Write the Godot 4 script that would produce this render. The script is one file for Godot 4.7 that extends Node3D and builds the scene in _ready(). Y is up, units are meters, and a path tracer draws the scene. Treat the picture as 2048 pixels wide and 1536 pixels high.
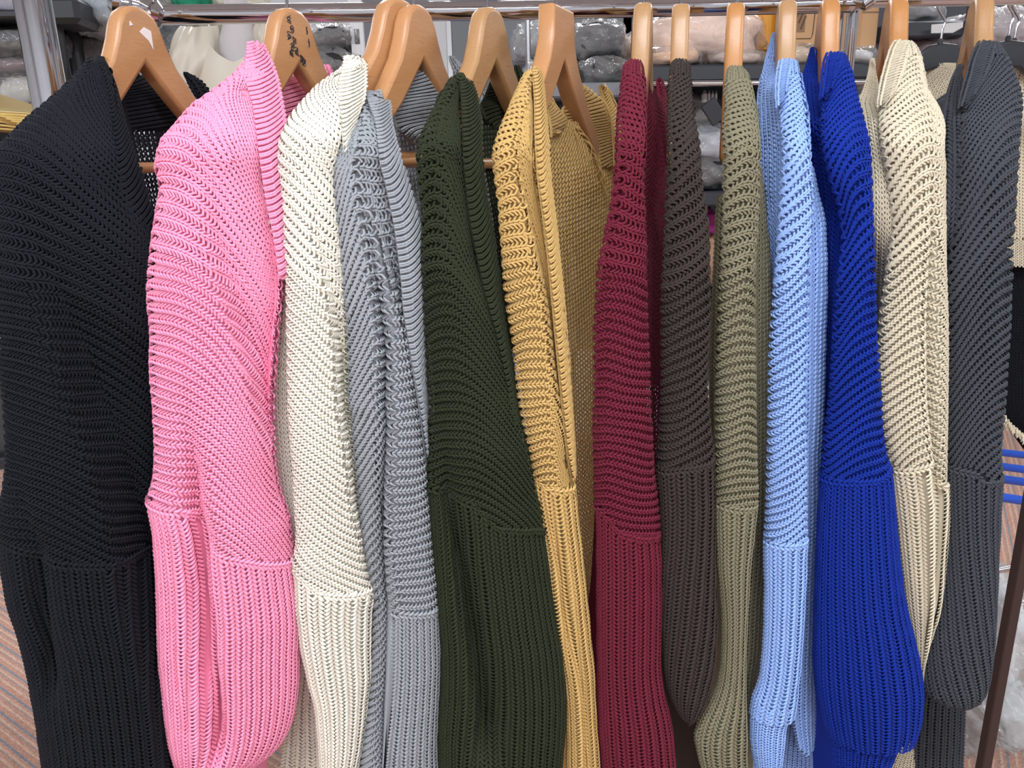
extends Node3D
# A clothes rail of chunky knit cardigans in a stockroom. Units are metres, y up; the rail runs along x, the camera stands in front of it at +z.

const CAM_POS := Vector3(0, 1.45, 1.0)
const CAM_X := Vector3(0.99671889, -0.0251629, 0.07693034)    # the camera's right, up and back
const CAM_Y := Vector3(0.04533408, 0.9609323, -0.27304568)
const CAM_Z := Vector3(-0.06705423, 0.27563736, 0.95892011)

var M := {}            # materials
var used_names := {}

func _ready() -> void:
	# camera
	var cam := Camera3D.new()
	cam.name = "camera"
	cam.transform = Transform3D(Basis(CAM_X, CAM_Y, CAM_Z), CAM_POS)
	cam.fov = rad_to_deg(2.0 * atan(768.0 / 1540.0))
	cam.near = 0.02
	cam.far = 40.0
	add_child(cam)
	cam.current = true
	# air: a closed room, next to no sky
	var env := Environment.new()
	env.background_mode = Environment.BG_COLOR
	env.background_color = Color(0.5, 0.52, 0.55)
	env.tonemap_mode = Environment.TONE_MAPPER_LINEAR
	env.tonemap_exposure = 1.0
	env.sdfgi_enabled = true
	env.ssao_enabled = true
	env.ssil_enabled = true
	var we := WorldEnvironment.new()
	we.name = "world_environment"
	we.environment = env
	add_child(we)
	materials()
	lamps()
	room()
	rack()
	hangers()
	for key in CARDIGANS:
		cardigan(key)
	background()
	background_right()

# ---------------------------------------------------------------- helpers
func numbered(called: String) -> String:
	var k: int = used_names.get(called, 0)
	used_names[called] = k + 1
	return called if k == 0 else "%s_%03d" % [called, k]

func thing(called: String, label: String, category: String, where := Vector3.ZERO, turn := 0.0, group := "") -> Node3D:
	var o := Node3D.new()
	o.name = numbered(called)
	add_child(o, true)
	o.position = where
	o.rotation.y = turn
	tag(o, label, category, group)
	return o

func tag(o: Node, label: String, category: String, group := "", kind := "") -> void:
	o.set_meta("label", label)
	o.set_meta("category", category)
	if group:
		o.set_meta("group", group)
	if kind:
		o.set_meta("kind", kind)

func put(called: String, mesh: Mesh, mat: Material, parent: Node = null, where := Vector3.ZERO, turn := Vector3.ZERO) -> MeshInstance3D:
	var o := MeshInstance3D.new()
	o.mesh = mesh
	o.material_override = mat
	if parent == null:
		o.name = numbered(called)
		add_child(o, true)
	else:
		var k := 0
		var want := called
		while parent.has_node(NodePath(want)):
			k += 1
			want = "%s_%03d" % [called, k]
		o.name = want
		parent.add_child(o, true)
	o.position = where
	o.rotation = turn
	o.cast_shadow = GeometryInstance3D.SHADOW_CASTING_SETTING_ON
	return o

func struct(called: String, mesh: Mesh, mat: Material, where := Vector3.ZERO, turn := Vector3.ZERO) -> MeshInstance3D:
	var o := put(called, mesh, mat, null, where, turn)
	o.set_meta("kind", "structure")
	return o

func finish(st: SurfaceTool) -> ArrayMesh:
	st.generate_normals()
	return st.commit()

func tri(st: SurfaceTool, a: Vector3, b: Vector3, c: Vector3) -> void:
	st.add_vertex(a); st.add_vertex(b); st.add_vertex(c)

func quad(st: SurfaceTool, a: Vector3, b: Vector3, c: Vector3, d: Vector3) -> void:
	tri(st, a, b, c); tri(st, a, c, d)

# a box with its twelve edges chamfered
func box_mesh(size: Vector3, e := 0.004) -> ArrayMesh:
	var st := SurfaceTool.new()
	st.begin(Mesh.PRIMITIVE_TRIANGLES)
	st.set_smooth_group(-1)
	add_box(st, Vector3.ZERO, size, e)
	return finish(st)

func add_box(st: SurfaceTool, c: Vector3, size: Vector3, e := 0.004, basis := Basis()) -> void:
	var h := size * 0.5
	e = minf(e, minf(h.x, minf(h.y, h.z)) * 0.9)
	for ax in 3:
		var bx := (ax + 1) % 3
		var cx := (ax + 2) % 3
		for s in [-1.0, 1.0]:
			var pts := []
			for k in [[-1, -1], [1, -1], [1, 1], [-1, 1]]:
				var v := Vector3.ZERO
				v[ax] = s * h[ax]
				v[bx] = k[0] * (h[bx] - e)
				v[cx] = k[1] * (h[cx] - e)
				pts.append(c + basis * v)
			if s < 0:
				quad(st, pts[0], pts[1], pts[2], pts[3])
			else:
				quad(st, pts[3], pts[2], pts[1], pts[0])
		for sb in [-1.0, 1.0]:
			for sc in [-1.0, 1.0]:
				var q := []
				for k in [[-1, 0], [1, 0], [1, 1], [-1, 1]]:
					var v := Vector3.ZERO
					v[ax] = k[0] * (h[ax] - e)
					v[bx] = sb * (h[bx] - (0.0 if k[1] == 0 else e))
					v[cx] = sc * (h[cx] - (e if k[1] == 0 else 0.0))
					q.append(c + basis * v)
				if sb * sc < 0:
					quad(st, q[0], q[1], q[2], q[3])
				else:
					quad(st, q[3], q[2], q[1], q[0])
	for sx in [-1.0, 1.0]:
		for sy in [-1.0, 1.0]:
			for sz in [-1.0, 1.0]:
				var s3 := Vector3(sx, sy, sz)
				var t := []
				for ax in 3:
					var v := s3 * (h - Vector3(e, e, e))
					v[ax] = s3[ax] * h[ax]
					t.append(c + basis * v)
				if sx * sy * sz > 0:
					tri(st, t[0], t[2], t[1])
				else:
					tri(st, t[0], t[1], t[2])

# a round tube along a path
func tube_mesh(path: PackedVector3Array, radius: float, sides := 12, capped := true) -> ArrayMesh:
	var st := SurfaceTool.new()
	st.begin(Mesh.PRIMITIVE_TRIANGLES)
	add_tube(st, path, radius, radius, sides, capped)
	return finish(st)

func add_tube(st: SurfaceTool, path: PackedVector3Array, r0: float, r1: float, sides := 12, capped := true) -> void:
	var rings := []
	var up := Vector3.UP
	for i in path.size():
		var d := (path[mini(i + 1, path.size() - 1)] - path[maxi(i - 1, 0)]).normalized()
		if i == 0:
			up = Vector3.UP if absf(d.y) < 0.9 else Vector3.RIGHT
		var a := (up - d * up.dot(d)).normalized()
		up = a
		var b := d.cross(a)
		var r := lerpf(r0, r1, float(i) / maxi(1, path.size() - 1))
		var ring := PackedVector3Array()
		for k in sides:
			var t := TAU * k / sides
			ring.append(path[i] + (a * cos(t) + b * sin(t)) * r)
		rings.append(ring)
	st.set_smooth_group(0)
	for i in rings.size() - 1:
		for k in sides:
			var n := (k + 1) % sides
			quad(st, rings[i][k], rings[i + 1][k], rings[i + 1][n], rings[i][n])
	if capped:
		st.set_smooth_group(-1)
		for k in range(1, sides - 1):
			tri(st, rings[0][0], rings[0][k], rings[0][k + 1])
			var e: PackedVector3Array = rings[-1]
			tri(st, e[0], e[k + 1], e[k])

func arc_path(points: Array, per := 8) -> PackedVector3Array:   # a smooth path through points
	var out := PackedVector3Array()
	var n := points.size()
	for i in n - 1:
		var p0: Vector3 = points[maxi(i - 1, 0)]
		var p1: Vector3 = points[i]
		var p2: Vector3 = points[i + 1]
		var p3: Vector3 = points[mini(i + 2, n - 1)]
		for k in per:
			out.append(p1.cubic_interpolate(p2, p0, p3, float(k) / per))
	out.append(points[n - 1])
	return out

# an outline in the xy plane, given thickness and rounded edges
func slab_mesh(outline: PackedVector2Array, depth: float, e: float, steps := 2) -> ArrayMesh:
	var st := SurfaceTool.new()
	st.begin(Mesh.PRIMITIVE_TRIANGLES)
	add_slab(st, outline, depth, e, steps)
	return finish(st)

func add_slab(st: SurfaceTool, outline: PackedVector2Array, depth: float, e: float, steps := 2, xf := Transform3D()) -> void:
	if Geometry2D.is_polygon_clockwise(outline):
		outline.reverse()
	var n := outline.size()
	var inward := PackedVector2Array()
	for i in n:
		var a := (outline[i] - outline[(i + n - 1) % n]).normalized()
		var b := (outline[(i + 1) % n] - outline[i]).normalized()
		var d := Vector2(-a.y, a.x) + Vector2(-b.y, b.x)
		d = d.normalized() / maxf(0.5, d.length() * 0.5)
		inward.append(d)
	var layers := []
	for k in steps + 1:
		var t := PI * 0.5 * k / steps
		layers.append([-depth * 0.5 + e * (1.0 - sin(t)), e * (1.0 - cos(t))])
	layers.reverse()
	# from the back face (inset e) round to the front face
	var prof := []
	for k in steps + 1:
		var t := PI * 0.5 * k / steps
		prof.append([-depth * 0.5 + e * (1.0 - cos(t)), e * (1.0 - sin(t))])
	for k in steps + 1:
		var t := PI * 0.5 * k / steps
		prof.append([depth * 0.5 - e * (1.0 - sin(t)), e * (1.0 - cos(t))])
	st.set_smooth_group(1)
	for j in prof.size() - 1:
		for i in n:
			var i2 := (i + 1) % n
			var q := []
			for c in [[i, j], [i2, j], [i2, j + 1], [i, j + 1]]:
				var v2 := outline[c[0]] + inward[c[0]] * float(prof[c[1]][1])
				q.append(xf * Vector3(v2.x, v2.y, prof[c[1]][0]))
			quad(st, q[3], q[2], q[1], q[0])
	st.set_smooth_group(-1)
	for s in [0, prof.size() - 1]:
		var face := PackedVector2Array()
		for i in n:
			face.append(outline[i] + inward[i] * float(prof[s][1]))
		var idx := Geometry2D.triangulate_polygon(face)
		for i in range(0, idx.size(), 3):
			var a := xf * Vector3(face[idx[i]].x, face[idx[i]].y, prof[s][0])
			var b := xf * Vector3(face[idx[i + 1]].x, face[idx[i + 1]].y, prof[s][0])
			var c := xf * Vector3(face[idx[i + 2]].x, face[idx[i + 2]].y, prof[s][0])
			if s == 0:
				tri(st, a, b, c)
			else:
				tri(st, a, c, b)

# ---------------------------------------------------------------- knitting
# A surface hung between a left and a right edge. A tube bulges to the front and closes behind; a sheet stays flat.
class Cloth:
	const STEP := 0.004
	var left := PackedVector3Array()
	var right := PackedVector3Array()
	var bulge := PackedFloat32Array()
	var row_at := PackedFloat32Array()
	var folds := []
	var sheet := false
	var length := 0.0
	var last := 1

	func setup(rows: Array, is_sheet: bool, wave := 0.0) -> void:
		sheet = is_sheet
		var a := PackedVector3Array()
		var b := PackedVector3Array()
		var g := PackedFloat32Array()
		var n := rows.size()
		var per := 10
		for i in n - 1:
			for k in per + (1 if i == n - 2 else 0):
				var t := float(k) / per
				var r := []
				for j in 6:
					r.append(cubic_interpolate(rows[i][j], rows[i + 1][j], rows[maxi(i - 1, 0)][j], rows[mini(i + 2, n - 1)][j], t))
				if sheet:
					a.append(Vector3(r[0], r[1], r[2]))
					b.append(Vector3(r[3], r[4], r[5]))
					g.append(wave)
				else:
					a.append(Vector3(r[0], r[1], r[4]))
					b.append(Vector3(r[2], r[3], r[4]))
					g.append(r[5])
		var cum := PackedFloat32Array([0.0])
		for i in a.size() - 1:
			cum.append(cum[i] + ((a[i] + b[i]) * 0.5).distance_to((a[i + 1] + b[i + 1]) * 0.5))
		length = cum[-1]
		for i in n:
			row_at.append(cum[i * per])
		var at := 0
		var s := 0.0
		while s < length + STEP:
			while at < cum.size() - 2 and cum[at + 1] < s:
				at += 1
			var t := clampf((s - cum[at]) / maxf(1e-6, cum[at + 1] - cum[at]), 0.0, 1.0)
			left.append(a[at].lerp(a[at + 1], t))
			right.append(b[at].lerp(b[at + 1], t))
			bulge.append(lerpf(g[at], g[at + 1], t))
			s += STEP
		last = left.size() - 2

	func along(row: float) -> float:
		if row >= row_at.size() - 1:
			return length + (row - row_at.size() + 1) * 0.03
		var i := int(row)
		return lerpf(row_at[i], row_at[i + 1], row - i)

	func add_fold(f: Array) -> void:
		var ss := PackedFloat32Array()
		var ff := PackedFloat32Array()
		for i in range(3, f.size()):
			ss.append(along(f[i][0]))
			ff.append(f[i][1])
		folds.append([f[0] == "g", f[1], f[2], ss, ff])

	func pt(u: float, s: float, inset := 0.0) -> Vector3:
		var x := clampf(s / STEP, 0.0, last + 0.999)
		var i := int(x)
		var t := x - i
		var a := left[i].lerp(left[i + 1], t)
		var b := right[i].lerp(right[i + 1], t)
		var g := lerpf(bulge[i], bulge[i + 1], t)
		if sheet:
			var q := a.lerp(b, u)
			q.z += g * sin(PI * u) - inset
			return q
		var ang := PI * (u - 0.5)
		var sn := sin(ang)
		var c := cos(ang)
		var f := 0.5 + 0.5 * sn
		var p := a.lerp(b, f)
		p.z += g * c
		if c > 0.0:
			var soft := minf(1.0, c * 2.5)
			for fo in folds:
				var ss: PackedFloat32Array = fo[3]
				var ff: PackedFloat32Array = fo[4]
				var m := ss.size() - 1
				if s < ss[0] - 0.07 or s > ss[m] + 0.06:
					continue
				var fc := ff[0]
				var w := 1.0
				if s <= ss[0]:
					w = smoothstep(ss[0] - 0.07, ss[0] + 0.17, s)
				elif s >= ss[m]:
					fc = ff[m]
					w = 1.0 - smoothstep(ss[m] - 0.001, ss[m] + 0.06, s)
				else:
					var k := 0
					while ss[k + 1] < s:
						k += 1
					fc = lerpf(ff[k], ff[k + 1], (s - ss[k]) / (ss[k + 1] - ss[k]))
					w = smoothstep(ss[0] - 0.07, ss[0] + 0.17, s)
				var d := f - fc
				if fo[0]:
					p.z -= fo[1] * w * soft * exp(-d * d / (fo[2] * fo[2]))
				else:
					p.z -= fo[1] * w * soft * smoothstep(0.0, fo[2], d)
		if inset != 0.0:
			p.x -= sn * inset
			p.z -= c * inset
		return p

# Yarn gathers triangles: smooth ground cloth and the two plump legs of every stitch.
class Yarn:
	var v := PackedVector3Array()
	var n := PackedVector3Array()
	var i := PackedInt32Array()
	var legs := {}

	# rings of a stitch's two legs: [across, along, out, e across, e along] per ring, in shares of the stitch's width and pitch
	static func leg_rings(kind: String) -> Array:
		var pts: Array
		if kind == "ridge":
			pts = [[0.09, -0.75, 0.75], [0.11, 0.0, 1.0], [0.18, 0.32, 0.92], [0.34, 0.62, 0.6], [0.53, 0.88, 0.3]]
		elif kind == "vee":
			pts = [[0.04, -0.3, 0.55], [0.13, 0.26, 1.0], [0.28, 0.62, 0.7], [0.45, 0.86, -0.35]]
		elif kind == "cord":
			pts = [[0.13, -0.5, 0.85], [0.17, 0.1, 1.0], [0.17, 0.6, 1.0], [0.13, 1.2, 0.85]]
		elif kind == "fine":
			pts = [[0.03, -0.1, 0.8], [0.2, 0.4, 1.0], [0.36, 0.8, 0.7], [0.5, 1.15, -0.2]]
		elif kind == "holes":
			pts = [[0.0, -0.1, 0.5], [0.16, 0.4, 0.8], [0.3, 0.75, 0.6], [0.47, 1.0, 0.1]]
		else:
			pts = [[0.02, -0.25, 0.35], [0.2, 0.38, 1.0], [0.37, 0.85, 0.85], [0.5, 1.25, -0.3]]
		return pts

	func stitch(o: Vector3, t: Vector3, w: Vector3, nn: Vector3, wid: float, q: float, r: float, lift: float, kind: String, full: bool) -> void:
		if not legs.has(kind):
			legs[kind] = Yarn.leg_rings(kind)
		var pts: Array = legs[kind]
		var k_n := 4
		for side in [-1.0, 1.0]:
			var first := v.size()
			for j in pts.size():
				var p: Array = pts[j]
				var a: Array = pts[maxi(j - 1, 0)]
				var b: Array = pts[mini(j + 1, pts.size() - 1)]
				var dx: float = (b[0] - a[0]) * wid * side
				var dy: float = (b[1] - a[1]) * q
				var e: Vector3 = (w * dy - t * dx).normalized() * side
				var c: Vector3 = o + w * (float(p[0]) * wid * side) + t * (float(p[1]) * q) + nn * (float(p[2]) * lift)
				for k in k_n:
					var ang: float = (PI * 0.5 * k + 0.785) if full else (-1.75 + 3.5 * k / 3.0)
					var d: Vector3 = e * sin(ang) + nn * cos(ang)
					v.append(c + d * r)
					n.append(d)
			var turned: bool = (v[first + 4] - v[first]).cross(v[first + 1] - v[first]).dot(n[first] + n[first + 1]) < 0.0
			for j in pts.size() - 1:
				for k in (4 if full else 3):
					var k2 := (k + 1) % 4
					var a0 := first + j * 4 + k
					var a1 := first + j * 4 + k2
					if turned:
						i.append_array([a0, a0 + 4, a1, a1, a0 + 4, a1 + 4])
					else:
						i.append_array([a0, a1, a0 + 4, a1, a1 + 4, a0 + 4])

	func grid(points: Array, cols: int) -> void:   # rows of points, with normals
		var first := v.size()
		var rows := points.size() / cols
		for y in rows:
			for x in cols:
				var p: Vector3 = points[y * cols + x]
				var dx: Vector3 = points[y * cols + mini(x + 1, cols - 1)] - points[y * cols + maxi(x - 1, 0)]
				var dy: Vector3 = points[mini(y + 1, rows - 1) * cols + x] - points[maxi(y - 1, 0) * cols + x]
				v.append(p)
				n.append(dy.cross(dx).normalized())
		for y in rows - 1:
			for x in cols - 1:
				var a := first + y * cols + x
				i.append_array([a, a + 1, a + cols, a + 1, a + cols + 1, a + cols])

	func mesh(origin: Vector3) -> ArrayMesh:
		for k in v.size():
			v[k] -= origin
		var arr := []
		arr.resize(Mesh.ARRAY_MAX)
		arr[Mesh.ARRAY_VERTEX] = v
		arr[Mesh.ARRAY_NORMAL] = n
		arr[Mesh.ARRAY_INDEX] = i
		var m := ArrayMesh.new()
		m.add_surface_from_arrays(Mesh.PRIMITIVE_TRIANGLES, arr)
		return m

# one line of stitches: line and its neighbour are lists of (u, s)
func stitch_line(y: Yarn, c: Cloth, line: PackedVector2Array, beside: PackedVector2Array, q: float, kind: String, flip: bool, fill := 1.0, full := false) -> void:
	var m := line.size()
	if m < 2:
		return
	var pa := PackedVector3Array()
	var pb := PackedVector3Array()
	for k in m:
		pa.append(c.pt(line[k].x, line[k].y))
		pb.append(c.pt(beside[k].x, beside[k].y))
	var at := q * 0.5
	if kind in ["ridge", "vee"]:
		at = q * fposmod(sin(line[0].y * 917.0) * 37.0, 1.0)
	var gone := 0.0
	for k in m - 1:
		var d := pa[k].distance_to(pa[k + 1])
		if d < 1e-6:
			continue
		while at < gone + d:
			var f := (at - gone) / d
			var o := pa[k].lerp(pa[k + 1], f)
			var t := (pa[mini(k + 2, m - 1)] - pa[maxi(k - 1, 0)]).normalized()
			var w := pb[k].lerp(pb[k + 1], f) - o
			w -= t * w.dot(t)
			var wid := w.length()
			if wid > 0.0015:
				w /= wid
				var nn := t.cross(w)
				if flip:
					nn = -nn
				var jit := sin(o.x * 911.0 + o.y * 1373.0) * 0.5 + sin(o.y * 2311.0 + o.z * 719.0) * 0.5
				wid = minf(wid, 0.02) * fill
				var r: float = (0.7 if kind == "holes" else 1.0) * minf(q * (0.32 if kind in ["ridge", "vee"] else 0.36), wid * 0.22) * (1.0 + 0.08 * jit)
				y.stitch(o + nn * 0.0003 * jit, t, w, nn, wid, q, r, minf(0.0033 if kind in ["ridge", "vee"] else 0.0034, wid * 0.4), kind, full)
			at += q
		gone += d

func seam_at(seam: Array, c: Cloth, u: float) -> float:
	var f := 0.5 + 0.5 * sin(PI * (clampf(u, 0.0, 1.0) - 0.5))
	if u > 1.0 or u < 0.0:
		f = clampf(f, 0.0, 1.0)
	var n := seam.size()
	if f <= seam[0][0]:
		return c.along(seam[0][1])
	for k in n - 1:
		if f < seam[k + 1][0]:
			return lerpf(c.along(seam[k][1]), c.along(seam[k + 1][1]), (f - seam[k][0]) / maxf(0.001, seam[k + 1][0] - seam[k][0]))
	return c.along(seam[n - 1][1])

func ground(y: Yarn, c: Cloth, top: Callable, bottom: Callable, around: bool) -> void:
	var cols := 49 if around else 25
	var rows := maxi(3, int(c.length / 0.007))
	var pts := []
	var lo := PackedFloat32Array()
	var hi := PackedFloat32Array()
	for x in cols:
		var u := (2.0 * x / (cols - 1) - 0.5) if around else float(x) / (cols - 1)
		var uu := u if u <= 1.0 else clampf(2.0 - u, 0.0, 1.0)
		lo.append(top.call(clampf(uu, 0.0, 1.0)))
		hi.append(bottom.call(clampf(uu, 0.0, 1.0)))
	for r in rows + 1:
		for x in cols:
			var u := (2.0 * x / (cols - 1) - 0.5) if around else float(x) / (cols - 1)
			pts.append(c.pt(u, lerpf(lo[x], hi[x], float(r) / rows), 0.0022))
	y.grid(pts, cols)
	if not around:
		var back := []
		for r in rows + 1:
			for x in cols:
				var u := float(x) / (cols - 1)
				back.append(c.pt(u, lerpf(lo[x], hi[x], float(r) / rows), 0.0046))
		y.grid(back, cols)

func arc_of(c: Cloth, s: float, u0: float, u1: float) -> float:
	var d := 0.0
	var p := c.pt(u0, s)
	for k in 24:
		var q := c.pt(lerpf(u0, u1, (k + 1) / 24.0), s)
		d += p.distance_to(q)
		p = q
	return d

func up_columns(y: Yarn, c: Cloth, top: Callable, bottom: Callable, gauge: float, q: float, kind: String, u0: float, u1: float, twist := 0.0, fill := 1.0, full := false) -> void:
	var widest := 0.0
	var from: float = top.call(0.5)
	var to: float = bottom.call(0.5)
	for k in 5:
		widest += arc_of(c, lerpf(from, to, 0.06 + 0.2 * k), u0, u1) * 0.2
	var count := maxi(2, int(round(widest / gauge)))
	var du := (u1 - u0) / count
	var extra := int(absf(twist) / du) + 1 if twist != 0.0 else 0
	for k in range(-extra, count + extra):
		var uk := u0 + (k + 0.5) * du
		var a := PackedVector2Array()
		var b := PackedVector2Array()
		var s0: float = top.call(clampf(uk, 0.0, 1.0))
		var s1: float = bottom.call(clampf(uk, 0.0, 1.0))
		if s1 <= s0:
			continue
		var steps := maxi(3, int((s1 - s0) / 0.008))
		for j in steps + 1:
			var f := float(j) / steps
			var s := lerpf(s0, s1, f)
			var u := uk + twist * f * f
			if u < u0 or u > u1:
				if a.size():
					stitch_line(y, c, a, b, q, kind, false, fill, full)
				a = PackedVector2Array(); b = PackedVector2Array()
				continue
			a.append(Vector2(u, s))
			b.append(Vector2(u + du, s))
		stitch_line(y, c, a, b, q, kind, false, fill, full)

# ridges that run across, level at the crest and falling away to both sides
func across_ridges(y: Yarn, c: Cloth, ridge: Array, top: float, bottom: Callable, q: float) -> void:
	var u0: float = ridge[0]
	var kl: float = ridge[1]
	var kr: float = ridge[2]
	var low := 0.0
	for k in 9:
		low = maxf(low, bottom.call(k / 8.0))
	low = minf(low, c.length)
	var s := top - maxf(kl, kr)
	while s < low:
		var p: float = lerpf(ridge[4], ridge[5], clampf((s - 0.12) / 0.3, 0.0, 1.0)) * lerpf(0.58, 1.0, smoothstep(0.07, 0.2, s))
		var kind := "ridge" if s < 0.27 else "vee"
		var a := PackedVector2Array()
		var b := PackedVector2Array()
		for k in 45:
			var u := lerpf(-0.14, 1.14, k / 44.0)
			var uc := clampf(u, 0.0, 1.0)
			var d := 0.0
			uc = lerpf(uc, 0.5 + 0.5 * sin(PI * (uc - 0.5)), 0.6)
			if uc < u0:
				d = kl * pow((u0 - uc) / maxf(u0, 0.001), ridge[3])
			elif uc > u0:
				d = kr * pow((uc - u0) / maxf(1.0 - u0, 0.001), ridge[3])
			var sv := s + d + 0.0012 * sin(u * 9.0 + s * 41.0)
			if sv < top or sv > bottom.call(clampf(u, 0.0, 1.0)) - 0.002 or sv > c.length:
				if a.size() > 1:
					stitch_line(y, c, a, b, q if s < 0.27 else q * 0.92, kind, true)
				a = PackedVector2Array(); b = PackedVector2Array()
				continue
			a.append(Vector2(u, sv))
			b.append(Vector2(u, sv + p))
		stitch_line(y, c, a, b, q if s < 0.27 else q * 0.92, kind, true)
		s += p

func cardigan(key: String) -> void:
	var d: Dictionary = CARDIGANS[key]
	var about: Array = ABOUT[key]
	var at := Vector3(d.hang[0], d.hang[1] - 0.06, d.hang[2] * 0.0)
	var root := thing("cardigan", about[0], "cardigan", at, 0.0, "chunky knit cardigans on wooden hangers")
	var mat: Material = M[key]
	var c := Cloth.new()
	c.setup(d.rows, false)
	for f in d.folds:
		c.add_fold(f)
	var seam: Array = d.seam
	var seam_s := func(u: float) -> float: return minf(seam_at(seam, c, u), c.length)
	var neck := 0.0 if d.bands.size() else 0.035
	var first := 0.014 if d.bands.size() else 0.037
	# the dropped shoulder
	var y := Yarn.new()
	ground(y, c, func(_u: float) -> float: return 0.0, seam_s, true)
	across_ridges(y, c, d.ridge, first, seam_s, 0.0046)
	put("shoulder", y.mesh(at), mat, root)
	if neck > 0.0:
		y = Yarn.new()
		up_columns(y, c, func(_u: float) -> float: return 0.0, func(_u: float) -> float: return neck, 0.0055, 0.0036, "fine", -0.1, 1.1)
		put("neckband", y.mesh(at), mat, root)
	# the sleeve below the seam
	y = Yarn.new()
	var hem := func(_u: float) -> float: return c.length
	ground(y, c, seam_s, hem, true)
	up_columns(y, c, seam_s, hem, 0.0086, 0.0052, "rib", -0.12, 1.12, d.twist, 0.92)
	put("sleeve", y.mesh(at), mat, root)
	# the raised seam between the two
	y = Yarn.new()
	var a := PackedVector2Array()
	var b := PackedVector2Array()
	for k in 41:
		var u := lerpf(-0.1, 1.1, k / 40.0)
		var s: float = seam_s.call(u)
		if s < c.length - 0.02:
			a.append(Vector2(u, s))
			b.append(Vector2(u, s + 0.008))
	stitch_line(y, c, a, b, 0.005, "rib", true, 1.2)
	if y.v.size():
		put("seam", y.mesh(at), mat, root)
	for rows in d.bands:
		var cb := Cloth.new()
		cb.setup(rows, true, 0.004)
		y = Yarn.new()
		ground(y, cb, func(_u: float) -> float: return 0.0, func(_u: float) -> float: return cb.length, false)
		var s := -0.01
		while s < cb.length + 0.03:
			var la := PackedVector2Array()
			var lb := PackedVector2Array()
			for k in 9:
				var u := k / 8.0
				var sv := s - 0.022 * u * u
				if sv > 0.0 and sv < cb.length:
					la.append(Vector2(u, sv))
					lb.append(Vector2(u, sv + 0.0066))
			stitch_line(y, cb, la, lb, 0.0042, "cord", true)
			s += 0.0066
		var ea := PackedVector2Array()
		var eb := PackedVector2Array()
		for k in 60:
			ea.append(Vector2(0.985, cb.length * k / 59.0))
			eb.append(Vector2(1.045, cb.length * k / 59.0))
		stitch_line(y, cb, ea, eb, 0.0045, "rib", false, 1.4)
		put("front_band", y.mesh(at), mat, root)
	for pn in d.panels:
		var cp := Cloth.new()
		cp.setup(pn[2], true, 0.006)
		y = Yarn.new()
		var zero := func(_u: float) -> float: return 0.0
		var all := func(_u: float) -> float: return cp.length
		if pn[1] == "plain":
			ground(y, cp, zero, all, false)
		elif pn[1] == "holes":
			up_columns(y, cp, zero, all, 0.0088, 0.0062, "holes", 0.0, 1.0, 0.0, 0.98, true)
		else:
			ground(y, cp, zero, all, false)
			if pn[0] == "collar" or pn[0] == "front_band":
				var sc := 0.002
				while sc < cp.length + 0.02:
					var ca := PackedVector2Array()
					var cb := PackedVector2Array()
					for k in 13:
						var u := k / 12.0
						var sv := sc - 0.014 * u
						if sv > 0.001 and sv < cp.length - 0.001:
							ca.append(Vector2(u, sv))
							cb.append(Vector2(u, sv + 0.005))
					stitch_line(y, cp, ca, cb, 0.0042, "cord", true)
					sc += 0.005
				for side in [0.0, 1.0]:
					var ba := PackedVector2Array()
					var bb := PackedVector2Array()
					for k in 40:
						ba.append(Vector2(side, cp.length * k / 39.0))
						bb.append(Vector2(side + 0.006 / maxf(0.006, cp.pt(0.0, cp.length * k / 39.0).distance_to(cp.pt(1.0, cp.length * k / 39.0))), cp.length * k / 39.0))
					stitch_line(y, cp, ba, bb, 0.0042, "cord", false, 1.5)
				put(pn[0], y.mesh(at), mat, root)
				continue
			var fine: bool = pn[0] in ["collar", "front_band", "hem", "cuff"]
			up_columns(y, cp, zero, all, 0.006 if fine else 0.0088, 0.004 if fine else 0.0056, "fine" if fine else "rib", 0.0, 1.0)
		put(pn[0], y.mesh(at), mat, root)
	if key == "yellow":   # the frayed inner seam across the back neck
		var st := SurfaceTool.new()
		st.begin(Mesh.PRIMITIVE_TRIANGLES)
		for strand in 4:
			var pts := []
			for k in FRAY.size():
				pts.append(FRAY[k] - at + Vector3(sin(k * 2.3 + strand * 1.9), cos(k * 1.7 + strand * 2.4), 0.4) * 0.0028)
			add_tube(st, arc_path(pts, 6), 0.0021, 0.0016, 6)
		for k in 16:
			var p: Vector3 = FRAY[2 + k % 6].lerp(FRAY[3 + k % 6], 0.2 + 0.05 * k) - at
			add_tube(st, arc_path([p, p + Vector3(0.006 * sin(k * 1.3), -0.006, 0.004), p + Vector3(0.011 * sin(k * 2.1), -0.014 - 0.003 * (k % 4), 0.005)], 4), 0.0007, 0.0004, 5)
		put("frayed_seam", finish(st), mat, root)
	for rows in d.cuffs:
		var cc := Cloth.new()
		cc.setup(rows, false)
		y = Yarn.new()
		ground(y, cc, func(_u: float) -> float: return 0.0, func(_u: float) -> float: return cc.length, true)
		up_columns(y, cc, func(_u: float) -> float: return 0.0, func(_u: float) -> float: return cc.length, 0.0062, 0.004, "fine", -0.1, 1.1)
		put("cuff", y.mesh(at), mat, root)

# ---------------------------------------------------------------- materials
func srgb(r: int, g: int, b: int) -> Color:
	return Color8(r, g, b)

func plain(c: Color, rough := 0.8, metal := 0.0) -> StandardMaterial3D:
	var m := StandardMaterial3D.new()
	m.albedo_color = c
	m.roughness = rough
	m.metallic = metal
	return m

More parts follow.
